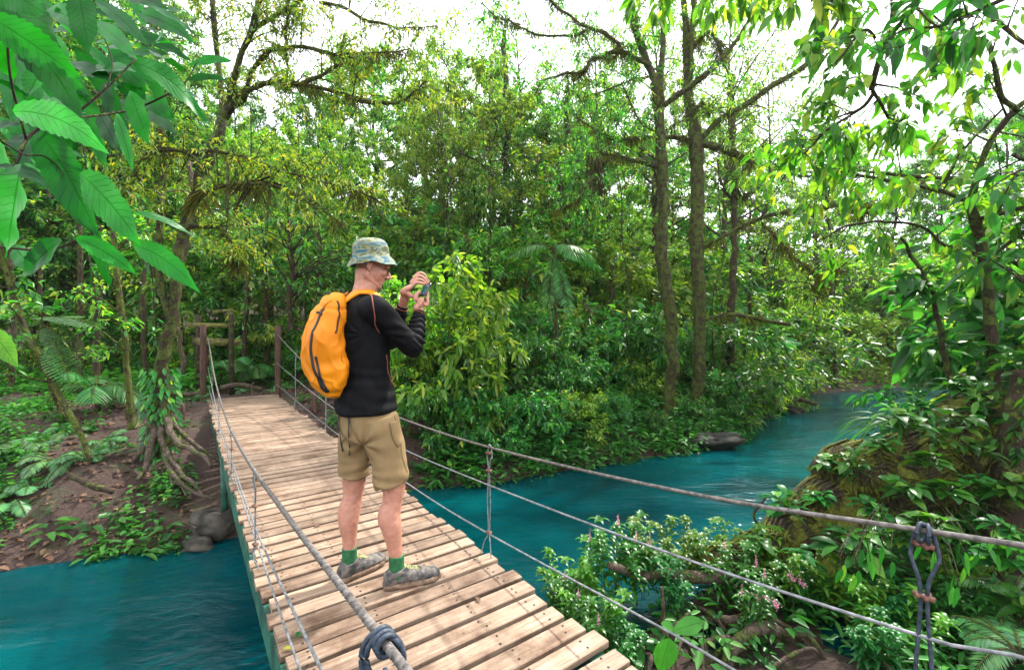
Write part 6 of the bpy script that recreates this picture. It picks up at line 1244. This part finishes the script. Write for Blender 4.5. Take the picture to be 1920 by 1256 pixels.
strip('webbing', [(668,690),(672,683),(677,688),(674,694)], .014, .006, M['packdark'])
# shoulder straps over the shirt
for side in (1, -1):
    raw = [bc(1.455, .12, .065*side), np.array([-.812, 2.44, 1.53])-F_*.075+R_*.085*side, np.array([-.812, 2.44, 1.535])-F_*.01+R_*.098*side, np.array([-.812, 2.44, 1.50])+F_*.09+R_*.105*side, np.array([-.81, 2.44, 1.40])+F_*.16+R_*.12*side, np.array([-.80, 2.43, 1.28])+F_*.16+R_*.14*side, np.array([-.80, 2.43, 1.16])+F_*.04+R_*.2*side, bc(1.09, .10, .16*side)]
    p, n_ = onto(bs, spline(raw, 70), .007); p[0] = raw[0]; p = spline(p[::6], 70); n_ = nrm(spline(n_[::6], 70)); g = Geo(); n70 = 52; p = p[:n70]; n_ = n_[:n70]; wd = np.interp(np.linspace(0, n70/70, n70), [0, .15, .5, .62, 1], [.045, .055, .055, .02, .02]); ribbon(g, p, n_, wd, .011); g.build('shoulder_strap', M['pack'], pack)
# haul loop and hanging waist straps
g = Geo(); tube(g, spline([bc(1.485, .12, -.03), bc(1.52, .11, -.01), bc(1.52, .10, .02), bc(1.485, .11, .04)], 16), .004, 6); g.build('haul_loop', M['packdark'], pack)
for pts in ([(632,772),(636,790),(640,810),(641,828),(644,845)],[(654,772),(656,790),(655,815),(656,835),(655,852)]):
    p, n_ = from_cam(bsh, pts, .008); p = spline(p, 30); g = Geo(); ribbon(g, p, np.tile(-F_, (30, 1)), .014, .003); g.build('waist_strap', M['packdark'], pack)

# ------------------------------------------------------------------ thin air volume added to pale the distance and glow against the sun
me = bpy.data.meshes.new('added_haze'); x0, x1, y0, y1, z0, z1 = -150, 150, -35, 170, -8, 45
me.from_pydata([(x, y, z) for z in (z0, z1) for y in (y0, y1) for x in (x0, x1)], [], [(0,2,3,1),(4,5,7,6),(0,1,5,4),(2,6,7,3),(0,4,6,2),(1,3,7,5)])
m, t, o = newmat('added_haze'); v = N(t, 'ShaderNodeVolumePrincipled'); v.inputs['Color'].default_value = (.94, .97, .92, 1); v.inputs['Density'].default_value = .00045; v.inputs['Anisotropy'].default_value = .4
t.links.new(v.outputs[0], o.inputs['Volume']); me.materials.append(m); tag(obj('added_haze', me), 'thin added veil of pale air, whitening the distant trees', kind='stuff')
